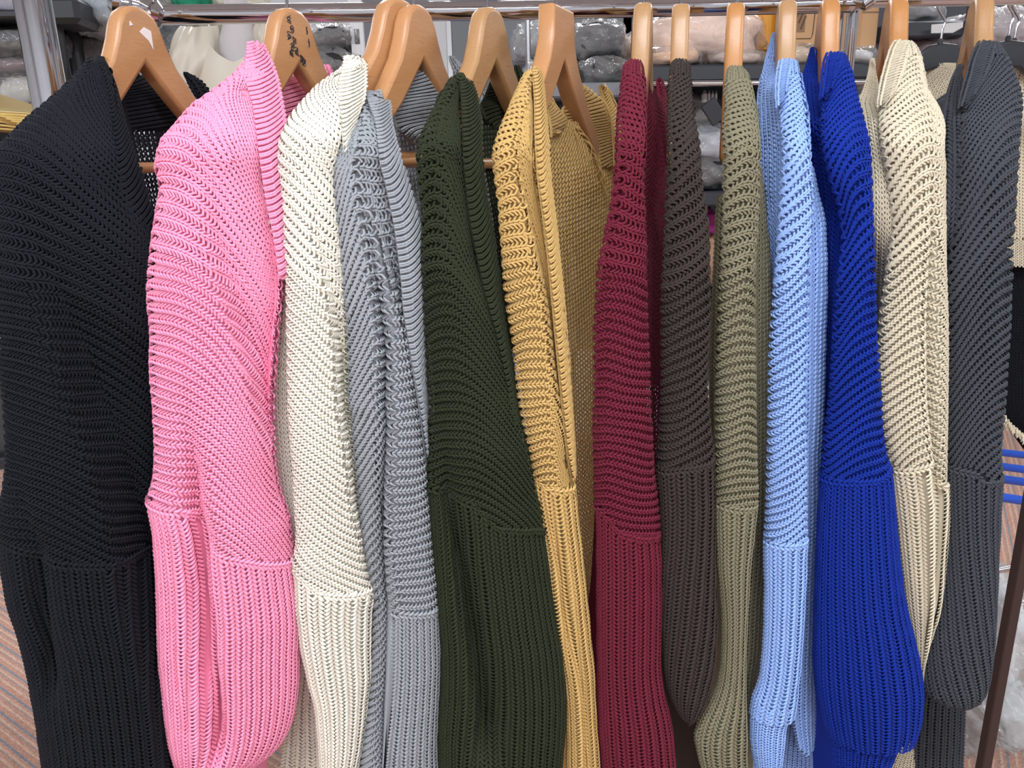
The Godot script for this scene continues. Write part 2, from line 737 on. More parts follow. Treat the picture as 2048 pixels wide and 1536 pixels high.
func noise_tex(freq: float, octaves: int, seed_: int, ramp: Gradient = null, normal := false, size := 256) -> NoiseTexture2D:
	var f := FastNoiseLite.new()
	f.seed = seed_
	f.noise_type = FastNoiseLite.TYPE_SIMPLEX_SMOOTH
	f.frequency = freq
	f.fractal_octaves = octaves
	var t := NoiseTexture2D.new()
	t.width = size
	t.height = size
	t.seamless = true
	t.noise = f
	t.as_normal_map = normal
	if normal:
		t.bump_strength = 6.0
	if ramp:
		t.color_ramp = ramp
	return t

func ramp(colors: Array) -> Gradient:
	var g := Gradient.new()
	var off := PackedFloat32Array()
	var col := PackedColorArray()
	for k in colors.size():
		off.append(float(k) / (colors.size() - 1))
		col.append(colors[k])
	g.offsets = off
	g.colors = col
	return g

func materials() -> void:
	var fuzz := noise_tex(0.06, 3, 5, null, true)
	for key in ABOUT:
		var m := plain(ABOUT[key][1], 0.92)
		m.metallic_specular = 0.25
		m.rim_enabled = true
		m.rim = 0.35
		m.rim_tint = 0.7
		m.normal_enabled = true
		m.normal_texture = fuzz
		m.normal_scale = 0.5
		m.uv1_triplanar = true
		m.uv1_scale = Vector3(60, 60, 60)
		m.cull_mode = BaseMaterial3D.CULL_DISABLED
		M[key] = m
	var k := 0
	for tone in [[srgb(190, 140, 94), srgb(170, 116, 74)], [srgb(178, 138, 94), srgb(156, 114, 74)], [srgb(186, 130, 74), srgb(166, 112, 62)]]:
		var w := plain(Color.WHITE, 0.42)
		w.albedo_texture = noise_tex(0.02, 4, 11 + k, ramp([tone[1], tone[0], tone[0].lerp(tone[1], 0.3), tone[0]]))
		w.uv1_triplanar = true
		w.uv1_scale = Vector3(3, 26, 26)
		w.clearcoat_enabled = true
		w.clearcoat = 0.3
		w.clearcoat_roughness = 0.25
		M["wood%d" % k] = w
		k += 1
	M.chrome = plain(srgb(205, 207, 212), 0.08, 1.0)
	M.steel = plain(srgb(190, 192, 196), 0.25, 1.0)
	M.black_plastic = plain(srgb(40, 43, 50), 0.4)
	M.dark_metal = plain(srgb(52, 56, 64), 0.45)
	M.grey_paint = plain(srgb(128, 132, 138), 0.5)
	M.white_paint = plain(srgb(225, 226, 228), 0.5)
	M.wall = plain(srgb(198, 200, 204), 0.9)
	M.ceiling = plain(srgb(225, 226, 226), 0.95)
	M.floor = plain(srgb(165, 105, 85), 0.95)
	M.shade = plain(srgb(92, 95, 104), 0.7)
	M.amber = plain(srgb(214, 150, 40), 0.25)
	M.cardboard = plain(srgb(196, 156, 116), 0.9)
	M.tape = plain(srgb(206, 176, 132), 0.3)
	M.ink = plain(srgb(92, 70, 58), 0.9)
	M.ink_pale = plain(srgb(142, 112, 88), 0.9)
	M.gold = plain(srgb(236, 206, 128), 0.32, 0.35)
	M.gold_pale = plain(srgb(248, 226, 160), 0.35, 0.5)
	M.cream_leather = plain(srgb(214, 208, 192), 0.38)
	M.blue_rod = plain(srgb(36, 84, 196), 0.3)
	M.brown_metal = plain(srgb(58, 44, 42), 0.35)
	M.film = plain(Color(1, 1, 1, 0.16), 0.09)
	M.film.transparency = BaseMaterial3D.TRANSPARENCY_ALPHA
	M.film.cull_mode = BaseMaterial3D.CULL_DISABLED
	M.crumple = noise_tex(0.02, 4, 21, null, true)
	M.film.normal_enabled = true
	M.film.normal_texture = M.crumple
	M.film.normal_scale = 2.6
	M.film.uv1_triplanar = true
	M.film.uv1_scale = Vector3(5, 5, 5)
	M.cream = plain(srgb(222, 212, 188), 0.92)
	M.torso = plain(srgb(206, 202, 204), 0.8)
	M.paper = plain(srgb(235, 225, 225), 0.7)

func lamps() -> void:
	# ceiling panels: a glowing face and an area light just under it
	var glow := plain(srgb(245, 248, 255), 0.6)
	glow.emission_enabled = true
	glow.emission = Color(0.96, 0.98, 1.0)
	glow.emission_energy_multiplier = 2.5
	for x in [-2.0, 0.0, 2.0]:
		for z in [-1.6, 1.15, 2.9]:
			var side: String = "left" if x < -1.0 else ("right" if x > 1.0 else "middle")
			var deep: String = "over the stock shelves" if z < 0.0 else ("over the rail" if z < 2.0 else "far in front")
			var t := thing("ceiling_lamp", "long white ceiling lamp panel, %s one of the three %s" % [side, deep], "lamp", Vector3(x, 2.66, z), 0.0, "ceiling lamps")
			put("housing", box_mesh(Vector3(1.26, 0.06, 0.36), 0.01), M.white_paint, t)
			put("diffuser", box_mesh(Vector3(1.2, 0.012, 0.3), 0.004), glow, t, Vector3(0, -0.034, 0))
			var l := AreaLight3D.new()
			l.name = "light"
			l.area_size = Vector2(1.2, 0.3)
			l.light_color = Color(0.97, 0.985, 1.0)
			l.light_energy = LAMP
			l.area_range = 12.0
			l.shadow_enabled = true
			t.add_child(l)
			l.position = Vector3(0, -0.05, 0)
			l.rotation.x = -PI / 2

const LAMP := 3.1

func carpet(seed_: int) -> StandardMaterial3D:
	# loop-pile stripes: rows of brick red, salmon and slate, with pile grain
	var im := Image.create(256, 64, false, Image.FORMAT_RGB8)
	var rng := RandomNumberGenerator.new()
	rng.seed = seed_
	for x in 256:
		var band := (x / 4) % 16
		var base := srgb(204, 154, 134) if band in [0, 2, 3, 5, 8, 10, 11, 13] else (srgb(218, 182, 160) if band in [1, 6, 9, 14] else (srgb(142, 146, 156) if band in [4, 12] else srgb(182, 152, 142)))
		for y in 64:
			im.set_pixel(x, y, base.darkened(rng.randf() * 0.28).lerp(srgb(150, 140, 140), rng.randf() * 0.2))
	var m := plain(Color.WHITE, 0.97)
	m.albedo_texture = ImageTexture.create_from_image(im)
	m.metallic_specular = 0.15
	return m

func floor_piece(x0: float, x1: float, deg: float, seed_: int) -> void:
	var st := SurfaceTool.new()
	st.begin(Mesh.PRIMITIVE_TRIANGLES)
	st.set_smooth_group(-1)
	var d := Vector2(cos(deg_to_rad(deg)), sin(deg_to_rad(deg)))
	var c := [Vector3(x0, 0, -3.1), Vector3(x1, 0, -3.1), Vector3(x1, 0, 4.3), Vector3(x0, 0, 4.3)]
	var low := Vector3(0, -0.08, 0)
	for f in [[c[0], c[1], c[2], c[3]], [c[3] + low, c[2] + low, c[1] + low, c[0] + low], [c[0] + low, c[1] + low, c[1], c[0]], [c[1] + low, c[2] + low, c[2], c[1]], [c[2] + low, c[3] + low, c[3], c[2]], [c[3] + low, c[0] + low, c[0], c[3]]]:
		for k in [0, 1, 2, 0, 2, 3]:
			var p: Vector3 = f[k]
			st.set_uv(Vector2(p.x * -d.y + p.z * d.x, (p.x * d.x + p.z * d.y)) * Vector2(2.4, 6.0))
			st.add_vertex(p)
	struct("floor", finish(st), carpet(seed_))

func room() -> void:
	floor_piece(-4.1, 0.4, 38.0, 3)
	floor_piece(0.4, 4.1, 122.0, 4)
	struct("ceiling", box_mesh(Vector3(8.4, 0.1, 8.4), 0.0), M.ceiling, Vector3(0, 2.75, 0.6))
	struct("wall_back", box_mesh(Vector3(8.4, 2.8, 0.1), 0.0), M.wall, Vector3(0, 1.35, -3.05))
	struct("wall_front", box_mesh(Vector3(8.4, 2.8, 0.1), 0.0), M.wall, Vector3(0, 1.35, 4.25))
	struct("wall_left", box_mesh(Vector3(0.1, 2.8, 7.4), 0.0), M.wall, Vector3(-4.0, 1.35, 0.6))
	struct("wall_right", box_mesh(Vector3(0.1, 2.8, 7.4), 0.0), M.wall, Vector3(4.0, 1.35, 0.6))

func rack() -> void:
	var t := thing("clothes_rack", "chrome clothes rack with a double top rail that carries the row of cardigans", "clothes rack", Vector3(0.08, 0, -0.1))
	var o := t.position
	var upright := [[Vector3(-0.5299, 0, -0.14), 0.0225], [Vector3(-0.395, 0, -0.13), 0.0115], [Vector3(0.5595, 0, -0.115), 0.0078]]
	for u in upright:
		put("post", tube_mesh(PackedVector3Array([u[0] - o, u[0] + Vector3(0, 1.95, 0) - o]), u[1], 28), M.chrome, t)
		put("foot", lathe_mesh([[0.0, 0.0], [u[1] * 1.6, 0.0], [u[1] * 1.6, 0.02], [u[1], 0.03]], 20), M.black_plastic, t, u[0] - o)
	put("post", tube_mesh(PackedVector3Array([Vector3(0.5505, 0, -0.13) - o, Vector3(0.5505, 1.64, -0.13) - o]), 0.004, 16), M.chrome, t)
	put("lower_rail", tube_mesh(PackedVector3Array([Vector3(-0.378, 1.642, -0.1) - o, Vector3(0.07, 1.642, -0.1) - o, Vector3(0.549, 1.6455, -0.1) - o]), 0.0118, 28), M.chrome, t)
	put("side_rail", tube_mesh(PackedVector3Array([Vector3(0.565, 1.648, -0.1) - o, Vector3(1.5, 1.652, -0.1) - o]), 0.0085, 20), M.chrome, t)
	put("hanging_rail", tube_mesh(PackedVector3Array([Vector3(-0.53, 1.716, 0) - o, Vector3(1.2, 1.716, 0) - o]), 0.0085, 24), M.chrome, t)
	for x in [-0.53, -0.395, 0.5595]:
		put("bracket", tube_mesh(PackedVector3Array([Vector3(x, 1.716, 0.0) - o, Vector3(x, 1.716, -0.14) - o]), 0.006, 14), M.chrome, t)
	# ornate joint where the rail meets the post
	put("joint", lathe_mesh([[0.0, -0.03], [0.012, -0.029], [0.019, -0.022], [0.016, -0.016], [0.022, -0.008], [0.0245, 0.002], [0.022, 0.012], [0.015, 0.017], [0.018, 0.024], [0.013, 0.032], [0.0, 0.034]], 28), M.chrome, t, Vector3(-0.381, 1.647, -0.09) - o, Vector3(0, 0, 1.2))
	put("joint_screw", lathe_mesh([[0.0, 0.0], [0.005, 0.0], [0.006, 0.004], [0.003, 0.006], [0.0, 0.004]], 16), M.steel, t, Vector3(-0.3655, 1.6385, -0.074) - o, Vector3(PI * 0.5, 0, 0))
	put("joint", lathe_mesh([[0.0, -0.016], [0.009, -0.015], [0.0125, -0.004], [0.0115, 0.006], [0.014, 0.012], [0.009, 0.018], [0.0, 0.019]], 24), M.chrome, t, Vector3(0.545, 1.648, -0.1) - o, Vector3(0, 0, 1.4))
	put("joint", lathe_mesh([[0.0, -0.012], [0.009, -0.011], [0.0115, 0.0], [0.008, 0.012], [0.0, 0.013]], 24), M.chrome, t, Vector3(0.572, 1.649, -0.1) - o, Vector3(0, 0, -1.0))

const HANGER := {
	"black": [0, "tan wooden hanger with torn white sticker scraps, holding the black cardigan"],
	"pink": [0, "tan wooden hanger scribbled with dark pen marks, holding the pink cardigan"],
	"white": [0, "tan wooden hanger holding the off-white cardigan, half hidden by the next hanger"],
	"grey": [0, "tan wooden hanger holding the light grey cardigan, in front of the off-white one's"],
	"green": [1, "light brown wooden hanger holding the dark green cardigan"],
	"yellow": [0, "wooden hanger with a square-cut head, holding the mustard cardigan"],
	"maroon": [1, "pale wooden hanger holding the wine red cardigan"],
	"brown": [1, "pale wooden hanger seen edge-on above the dark brown cardigan"],
	"olive": [2, "orange wooden hanger seen edge-on above the olive cardigan"],
	"lightblue": [1, "light brown wooden hanger above the light blue cardigan"],
	"blue": [2, "orange wooden hanger holding the royal blue cardigan"],
	"beige": [2, "orange wooden hanger holding the beige cardigan"],
	"charcoal": [1, "pale wooden hanger holding the charcoal cardigan"],
}

func hangers() -> void:
	var half := [[0.0, 0.0], [0.013, -0.002], [0.024, -0.009], [0.032, -0.022], [0.038, -0.038], [0.050, -0.062], [0.075, -0.091], [0.105, -0.122], [0.13, -0.143], [0.148, -0.16], [0.154, -0.168], [0.154, -0.18], [0.146, -0.187], [0.115, -0.164], [0.08, -0.137], [0.05, -0.113], [0.02, -0.083]]
	var outline := PackedVector2Array()
	for p in half:
		outline.append(Vector2(p[0], p[1]))
	outline.append(Vector2(0.0, -0.062))
	for k in range(half.size() - 1, 0, -1):
		outline.append(Vector2(-half[k][0], half[k][1]))
	var body := slab_mesh(outline, 0.021, 0.005)
	var bar := tube_mesh(PackedVector3Array([Vector3(-0.14, -0.178, 0), Vector3(0.14, -0.178, 0)]), 0.006)
	var hook := tube_mesh(arc_path([Vector3(0, -0.006, 0), Vector3(0, 0.02, 0), Vector3(0.0, 0.045, 0), Vector3(0.016, 0.066, 0), Vector3(0.008, 0.092, 0), Vector3(-0.012, 0.094, 0), Vector3(-0.022, 0.076, 0)]), 0.0018, 8)
	var flat := outline.duplicate()   # the mustard cardigan's hanger has a square-cut head
	for k in flat.size():
		if flat[k].y > -0.03:
			flat[k] = Vector2(flat[k].x * 1.08, -0.002 - 0.06 * maxf(0.0, absf(flat[k].x) - 0.022))
	var square := slab_mesh(flat, 0.021, 0.003)
	for key in CARDIGANS:
		var h: Array = CARDIGANS[key].hang
		var turn := deg_to_rad(float(h[2]) - 90.0)
		var t := thing("wooden_hanger", HANGER[key][1], "hanger", Vector3(h[0], h[1], 0.0), turn, "wooden hangers on the rail")
		var wood: Material = M["wood%d" % HANGER[key][0]]
		put("body", square if key == "yellow" else body, wood, t)
		if key in ["maroon", "brown", "olive", "lightblue", "blue"]:   # narrower hangers
			t.get_node("body").scale.x = 0.66
		if not key in ["brown", "olive", "lightblue", "blue", "yellow", "maroon"]:
			put("crossbar", bar, wood, t)
		put("hook", hook, M.chrome, t)
		if key == "black":   # scraps of a torn sticker
			put("sticker_scrap", slab_mesh(PackedVector2Array([Vector2(0.004, -0.028), Vector2(-0.004, -0.022), Vector2(-0.014, -0.025), Vector2(-0.014, -0.046), Vector2(-0.008, -0.036)]), 0.0006, 0.0002), M.paper, t.get_node("body"), Vector3(0, 0, -0.0107))
			put("sticker_scrap", slab_mesh(PackedVector2Array([Vector2(0.016, -0.018), Vector2(0.018, -0.024), Vector2(0.012, -0.022)]), 0.0006, 0.0002), M.paper, t.get_node("body"), Vector3(0, 0, -0.0107))
		if key == "pink":    # ball-pen scribbles
			for k in 11:
				var p := []
				var cx: float = [0.012, 0.008, 0.014, 0.006, 0.01, 0.004, 0.013, -0.018, -0.02, -0.004, -0.008][k]
				var cy: float = [-0.014, -0.024, -0.032, -0.036, -0.043, -0.048, -0.05, -0.022, -0.036, -0.055, -0.058][k]
				for j in 14:
					p.append(Vector3(cx + 0.0035 * sin(j * 2.1 + k) * (0.3 if k in [7, 8] else 1.0), cy + 0.006 * (j / 13.0 - 0.5) + 0.0022 * cos(j * 1.7 + k * 2.0), -0.0106))
				put("pen_mark", tube_mesh(arc_path(p, 3), 0.0005, 5), M.black_plastic, t.get_node("body"))

func background() -> void:
	var t: Node3D
	t = thing("shelving_unit", "grey steel shelving unit behind the mustard cardigan", "shelving", Vector3(0.256, 0, -0.95), 0.0, "")
	put("shelf_board", box_mesh(Vector3(0.244, 0.029, 0.5), 0.004), M.grey_paint, t, Vector3(0.263, 1.593, -0.95) - t.position)
	put("shelf_board", box_mesh(Vector3(0.256, 0.032, 0.5), 0.004), M.grey_paint, t, Vector3(0.262, 1.322, -0.95) - t.position)
	put("upright", tube_mesh(shifted([Vector3(0.26, 0, -0.69), Vector3(0.26, 1.9, -0.69)], t.position), 0.006), M.steel, t)
	put("upright", tube_mesh(shifted([Vector3(0.18, 0, -0.8), Vector3(0.18, 1.9, -0.8)], t.position), 0.006), M.steel, t)
	put("back_panel", box_mesh(Vector3(0.368, 1.083, 0.02), 0.004), M.grey_paint, t, Vector3(0.322, 1.456, -1.21) - t.position)
	bagged("bagged_clothes", "clear bag of cream clothes on the grey shelf seen through the mustard cardigan hanger", "bagged clothes", Vector3(0.226, 1.637, -0.89), Vector3(0.094, 0.055, 0.3), Color8(216, 208, 196), 3, 0.55, true, "bagged clothes on the shelves", 0.02)
	bagged("bagged_clothes", "black plastic bag on the grey shelf left of the wine red cardigan", "bagged clothes", Vector3(0.343, 1.635, -0.89), Vector3(0.101, 0.056, 0.3), Color8(34, 36, 42), 4, 0.55, true, "bagged clothes on the shelves", 0.03)
	bagged("bagged_clothes", "dark grey wrapped bundle piled above the black bag between the mustard and wine red hangers", "bagged clothes", Vector3(0.341, 1.704, -0.93), Vector3(0.122, 0.076, 0.3), Color8(70, 72, 76), 5, 0.55, true, "bagged clothes on the shelves", 0.03)
	bagged("bagged_clothes", "pale grey bag at the top of the shelf between the dark green and mustard hangers", "bagged clothes", Vector3(0.218, 1.716, -1), Vector3(0.101, 0.074, 0.3), Color8(150, 154, 160), 6, 0.55, true, "bagged clothes on the shelves", 0.02)
	bagged("bagged_clothes", "black bundle on the lower shelf under the mustard hanger", "bagged clothes", Vector3(0.238, 1.53, -0.93), Vector3(0.083, 0.109, 0.3), Color8(28, 30, 36), 7, 0.55, true, "bagged clothes on the shelves", 0.02)
	bagged("bagged_clothes", "silver grey bag on the lower shelf beside the wine red cardigan", "bagged clothes", Vector3(0.348, 1.523, -0.93), Vector3(0.115, 0.1, 0.3), Color8(96, 98, 106), 8, 0.55, true, "bagged clothes on the shelves", 0.02)
	t = thing("shelving_unit", "dark steel shelving unit behind the brown, olive and blue cardigans", "shelving", Vector3(0.627, 0, -0.95), 0.0, "")
	put("shelf_board", box_mesh(Vector3(0.547, 0.033, 0.5), 0.004), M.dark_metal, t, Vector3(0.662, 1.622, -0.95) - t.position)
	put("shelf_board", box_mesh(Vector3(0.571, 0.032, 0.5), 0.004), M.dark_metal, t, Vector3(0.68, 1.363, -0.95) - t.position)
	put("shelf_board", box_mesh(Vector3(0.6, 0.035, 0.5), 0.004), M.dark_metal, t, Vector3(0.699, 1.07, -0.95) - t.position)
	put("rail", tube_mesh(shifted([Vector3(0.368, 1.601, -0.68), Vector3(0.927, 1.596, -0.68)], t.position), 0.006), M.chrome, t)
	put("upright", box_mesh(Vector3(0.023, 1.058, 0.03), 0.004), M.dark_metal, t, Vector3(0.953, 1.283, -0.705) - t.position)
	put("upright", box_mesh(Vector3(0.022, 1.029, 0.03), 0.004), M.dark_metal, t, Vector3(0.399, 1.302, -0.705) - t.position)
	put("back_panel", box_mesh(Vector3(0.811, 1.2, 0.02), 0.004), M.shade, t, Vector3(0.877, 1.395, -1.21) - t.position)
	bagged("bagged_clothes", "big clear bag of pale peach clothes between the wine red and light blue hangers", "bagged clothes", Vector3(0.563, 1.701, -0.88), Vector3(0.268, 0.087, 0.32), Color8(238, 208, 190), 9, 0.55, true, "bagged clothes on the shelves", 0.035)
	bagged("bagged_clothes", "flat peach garment pack under the big clear bag, behind the brown cardigan", "bagged clothes", Vector3(0.484, 1.658, -0.85), Vector3(0.136, 0.042, 0.3), Color8(232, 188, 150), 10, 0.55, true, "bagged clothes on the shelves", 0.02)
	bagged("bagged_clothes", "thin clear pack of taupe clothes right of the olive hanger", "bagged clothes", Vector3(0.621, 1.653, -0.85), Vector3(0.138, 0.033, 0.3), Color8(196, 172, 156), 11, 0.55, true, "bagged clothes on the shelves", 0.02)
	bagged("bagged_clothes", "silvery bag on the middle shelf between the brown and olive cardigans", "bagged clothes", Vector3(0.577, 1.481, -0.89), Vector3(0.087, 0.076, 0.3), Color8(190, 194, 204), 12, 0.55, true, "bagged clothes on the shelves", 0.03)
	bagged("bagged_clothes", "shiny black bag at the bottom of the middle shelf between the brown and olive cardigans", "bagged clothes", Vector3(0.577, 1.414, -0.87), Vector3(0.099, 0.067, 0.3), Color8(26, 28, 33), 13, 0.55, true, "bagged clothes on the shelves", 0.03)
	bagged("bagged_clothes", "olive brown pack behind the black card, right of the brown cardigan", "bagged clothes", Vector3(0.575, 1.552, -0.92), Vector3(0.055, 0.071, 0.2), Color8(110, 106, 96), 14, 0.55, true, "bagged clothes on the shelves", 0.02)
	bagged("bagged_clothes", "brown kraft pack low behind the gap between the brown and olive cardigans", "bagged clothes", Vector3(0.613, 1.215, -0.9), Vector3(0.054, 0.14, 0.2), Color8(190, 150, 122), 15, 0.55, false, "bagged clothes on the shelves", 0.02)
	bagged("bagged_clothes", "magenta cloth scrap on the lowest shelf beside the brown cardigan", "clothes", Vector3(0.592, 1.309, -0.84), Vector3(0.033, 0.059, 0.12), Color8(140, 36, 110), 16, 0.55, false, "", 0.02)
	bagged("bagged_clothes", "clear pack of sand coloured clothes below the cardboard box", "bagged clothes", Vector3(0.752, 1.657, -0.85), Vector3(0.074, 0.045, 0.3), Color8(205, 180, 150), 17, 0.55, true, "bagged clothes on the shelves", 0.02)
	t = thing("swing_tag", "black card tag hanging between the brown and olive cardigans", "tag", Vector3(0.566, 1.545, -0.703), 0.0, "")
	put("card", box_mesh(Vector3(0.035, 0.049, 0.006), 0.001), M.black_plastic, t, Vector3.ZERO, Vector3(0, 0, 0.62))
	bottle("white spray bottle, number one from the left in the row under the dark shelf", Vector3(0.58, 1.584, -0.815), Vector3(0.013, 0.025, 0.03))
	bottle("white spray bottle, number two from the left in the row under the dark shelf", Vector3(0.591, 1.584, -0.815), Vector3(0.006, 0.025, 0.03))
	bottle("white spray bottle, number three from the left in the row under the dark shelf", Vector3(0.599, 1.583, -0.815), Vector3(0.006, 0.025, 0.03))
	bottle("white spray bottle, number four from the left in the row under the dark shelf", Vector3(0.607, 1.583, -0.815), Vector3(0.006, 0.025, 0.03))
	t = thing("amber_wrap_roll", "amber yellow roll standing between the peach bag and the cardboard box", "roll", Vector3(0.709, 1.676, -0.8), 0.0, "")
	put("body", lathe_mesh([[0.0, 0.0], [0.021, 0.0], [0.021, 0.074], [0.017, 0.078], [0.0, 0.078]], 20), M.amber, t)
	carton("cardboard box with a printed frame, right of the light blue hanger", Vector3(0.763, 1.73, -0.88), Vector3(0.059, 0.109, 0.3), true)
	carton("cardboard box behind the chrome post, left of the beige cardigan", Vector3(0.907, 1.726, -0.88), Vector3(0.04, 0.114, 0.3), false)
	bagged("foil_wrap", "crumpled silver foil bag on the shelf behind the beige cardigan", "bag", Vector3(0.885, 1.65, -0.79), Vector3(0.071, 0.035, 0.2), Color8(205, 208, 212), 18, 0.55, true, "", 0.03)
	bagged("bagged_clothes", "grey white bundle low behind the gap left of the beige cardigan", "bagged clothes", Vector3(0.927, 1.602, -0.89), Vector3(0.066, 0.044, 0.3), Color8(150, 152, 156), 19, 0.55, true, "bagged clothes on the shelves", 0.02)
	bagged("bagged_clothes", "dark bundle at the bottom of the gap left of the beige cardigan", "bagged clothes", Vector3(0.929, 1.541, -0.89), Vector3(0.075, 0.081, 0.3), Color8(60, 62, 68), 20, 0.55, true, "bagged clothes on the shelves", 0.02)
	t = thing("shelving_unit", "black shelving behind the black hangers at the right", "shelving", Vector3(1.363, 0, -1.3), 0.0, "")
	put("shelf_board", box_mesh(Vector3(0.426, 0.039, 0.4), 0.004), M.dark_metal, t, Vector3(1.384, 1.76, -1.3) - t.position)
	put("shelf_board", box_mesh(Vector3(0.434, 0.033, 0.4), 0.004), M.dark_metal, t, Vector3(1.403, 1.629, -1.3) - t.position)
	put("upright", box_mesh(Vector3(0.024, 0.6, 0.03), 0.004), M.dark_metal, t, Vector3(1.375, 1.594, -1.095) - t.position)
	put("upright", box_mesh(Vector3(0.018, 0.661, 0.03), 0.004), M.dark_metal, t, Vector3(1.402, 1.611, -1.315) - t.position)
	put("back_panel", box_mesh(Vector3(0.566, 0.804, 0.02), 0.004), M.shade, t, Vector3(1.677, 1.663, -1.51) - t.position)
	t = thing("paper_sheet", "white paper strip on the black shelf behind the black hanger", "paper", Vector3(1.295, 1.758, -1.072), 0.0, "")
	put("sheet", slab_mesh(PackedVector2Array([Vector2(-0.042, -0.013), Vector2(0.017, -0.013), Vector2(0.042, 0), Vector2(0.042, 0.013), Vector2(-0.042, 0.008)]), 0.003, 0.001), M.white_paint, t)
	bagged("bagged_clothes", "dusty pink bag on the black shelf behind the black hanger", "bagged clothes", Vector3(1.324, 1.695, -1.27), Vector3(0.135, 0.094, 0.3), Color8(172, 128, 132), 21, 0.55, true, "bagged clothes on the shelves", 0.02)
	bagged("bagged_clothes", "grey plastic bundle on the top black shelf right of the beige hanger", "bagged clothes", Vector3(1.273, 1.806, -1.27), Vector3(0.123, 0.048, 0.3), Color8(118, 122, 130), 22, 0.55, true, "bagged clothes on the shelves", 0.02)
	bagged("bagged_clothes", "clear plastic bundle behind the pair of hooks at the right edge", "bagged clothes", Vector3(1.438, 1.745, -1.15), Vector3(0.139, 0.095, 0.3), Color8(168, 160, 164), 23, 0.55, true, "bagged clothes on the shelves", 0.03)
	bagged("bagged_clothes", "white pack below the pink bag behind the black hanger", "bagged clothes", Vector3(1.284, 1.657, -1.19), Vector3(0.048, 0.027, 0.2), Color8(214, 214, 214), 24, 0.55, true, "bagged clothes on the shelves", 0.02)
	t = thing("shelving_unit", "black plastic shelving unit at the left behind the chrome post", "shelving", Vector3(-0.853, 0, -0.95), 0.0, "")
	put("corner_block", box_mesh(Vector3(0.072, 0.05, 0.12), 0.01), M.black_plastic, t, Vector3(-0.752, 1.763, -0.78) - t.position)
	put("leg", tube_mesh(shifted([Vector3(-0.791, 0.779, -0.76), Vector3(-0.791, 1.747, -0.76)], t.position), 0.022), M.black_plastic, t)
	put("leg", tube_mesh(shifted([Vector3(-0.814, 0.779, -0.9), Vector3(-0.814, 1.77, -0.9)], t.position), 0.02), M.black_plastic, t)
	put("shelf_board", box_mesh(Vector3(0.716, 0.016, 0.5), 0.004), M.black_plastic, t, Vector3(-1.144, 1.756, -0.97) - t.position)
	put("shelf_board", box_mesh(Vector3(0.778, 0.022, 0.5), 0.004), M.black_plastic, t, Vector3(-1.182, 1.531, -0.97) - t.position)
	put("shelf_board", box_mesh(Vector3(0.813, 0.026, 0.5), 0.004), M.black_plastic, t, Vector3(-1.255, 1.235, -0.97) - t.position)
	put("shelf_board", box_mesh(Vector3(0.783, 0.026, 0.42), 0.004), M.black_plastic, t, Vector3(-1.251, 0.872, -0.79) - t.position)
	put("leg", tube_mesh(shifted([Vector3(-1.532, 0, -0.76), Vector3(-1.532, 1.9, -0.76)], t.position), 0.02), M.black_plastic, t)
	put("leg", tube_mesh(shifted([Vector3(-1.915, 0, -1.2), Vector3(-1.915, 1.9, -1.2)], t.position), 0.02), M.black_plastic, t)
	put("back_panel", box_mesh(Vector3(0.767, 0.845, 0.02), 0.004), M.shade, t, Vector3(-1.229, 1.597, -1.26) - t.position)
	bagged("bagged_clothes", "dark navy wrapped pile on the left shelf behind the chrome post", "bagged clothes", Vector3(-0.894, 1.715, -0.935), Vector3(0.155, 0.059, 0.35), Color8(46, 52, 66), 25, 0.55, true, "bagged clothes on the shelves", 0.02)
	bagged("bagged_clothes", "dusky red bundle under the navy pile on the left shelf", "bagged clothes", Vector3(-0.909, 1.671, -0.93), Vector3(0.128, 0.04, 0.3), Color8(98, 66, 80), 26, 0.55, true, "bagged clothes on the shelves", 0.02)
	bagged("bagged_clothes", "off-white plastic bag on the left shelf above the gold envelopes", "bagged clothes", Vector3(-0.882, 1.618, -0.9), Vector3(0.112, 0.067, 0.3), Color8(188, 188, 186), 27, 0.55, true, "bagged clothes on the shelves", 0.03)
	bagged("bagged_clothes", "pale lilac plastic bag at the top left corner", "bagged clothes", Vector3(-0.873, 1.791, -0.89), Vector3(0.16, 0.057, 0.3), Color8(172, 174, 190), 28, 0.55, true, "bagged clothes on the shelves", 0.03)
	bagged("bagged_clothes", "pale blue clear plastic bag above the black hanger", "bagged clothes", Vector3(-0.709, 1.783, -0.95), Vector3(0.133, 0.096, 0.3), Color8(150, 166, 176), 29, 0.55, true, "bagged clothes on the shelves", 0.03)
	bagged("bagged_clothes", "grey crumpled bundle between the black shelf legs and the first hanger", "bagged clothes", Vector3(-0.788, 1.726, -1.075), Vector3(0.109, 0.071, 0.25), Color8(120, 118, 124), 30, 0.55, true, "bagged clothes on the shelves", 0.03)
	bagged("bagged_clothes", "light grey bundle behind the black shelf legs above the black shoulder", "bagged clothes", Vector3(-0.864, 1.64, -1.1), Vector3(0.136, 0.132, 0.2), Color8(164, 160, 160), 31, 0.55, true, "bagged clothes on the shelves", 0.02)
	bagged("bagged_clothes", "dark blue grey bag between the first hanger and the cream dress", "bagged clothes", Vector3(-0.61, 1.703, -1.075), Vector3(0.122, 0.142, 0.25), Color8(70, 76, 90), 32, 0.55, true, "bagged clothes on the shelves", 0.03)
	envelope(0, Vector3(-0.83, 1.533, -0.62))
	envelope(1, Vector3(-0.828, 1.54, -0.62))
	envelope(2, Vector3(-0.827, 1.548, -0.62))
	envelope(3, Vector3(-0.826, 1.554, -0.62))
	envelope(4, Vector3(-0.825, 1.56, -0.62))
	envelope(5, Vector3(-0.823, 1.566, -0.62))
	envelope(6, Vector3(-0.822, 1.573, -0.62))
	t = thing("shelf_upright", "white perforated steel upright behind the white cardigan hanger", "upright", Vector3(-0.187, 0, -0.815), 0.0, "")
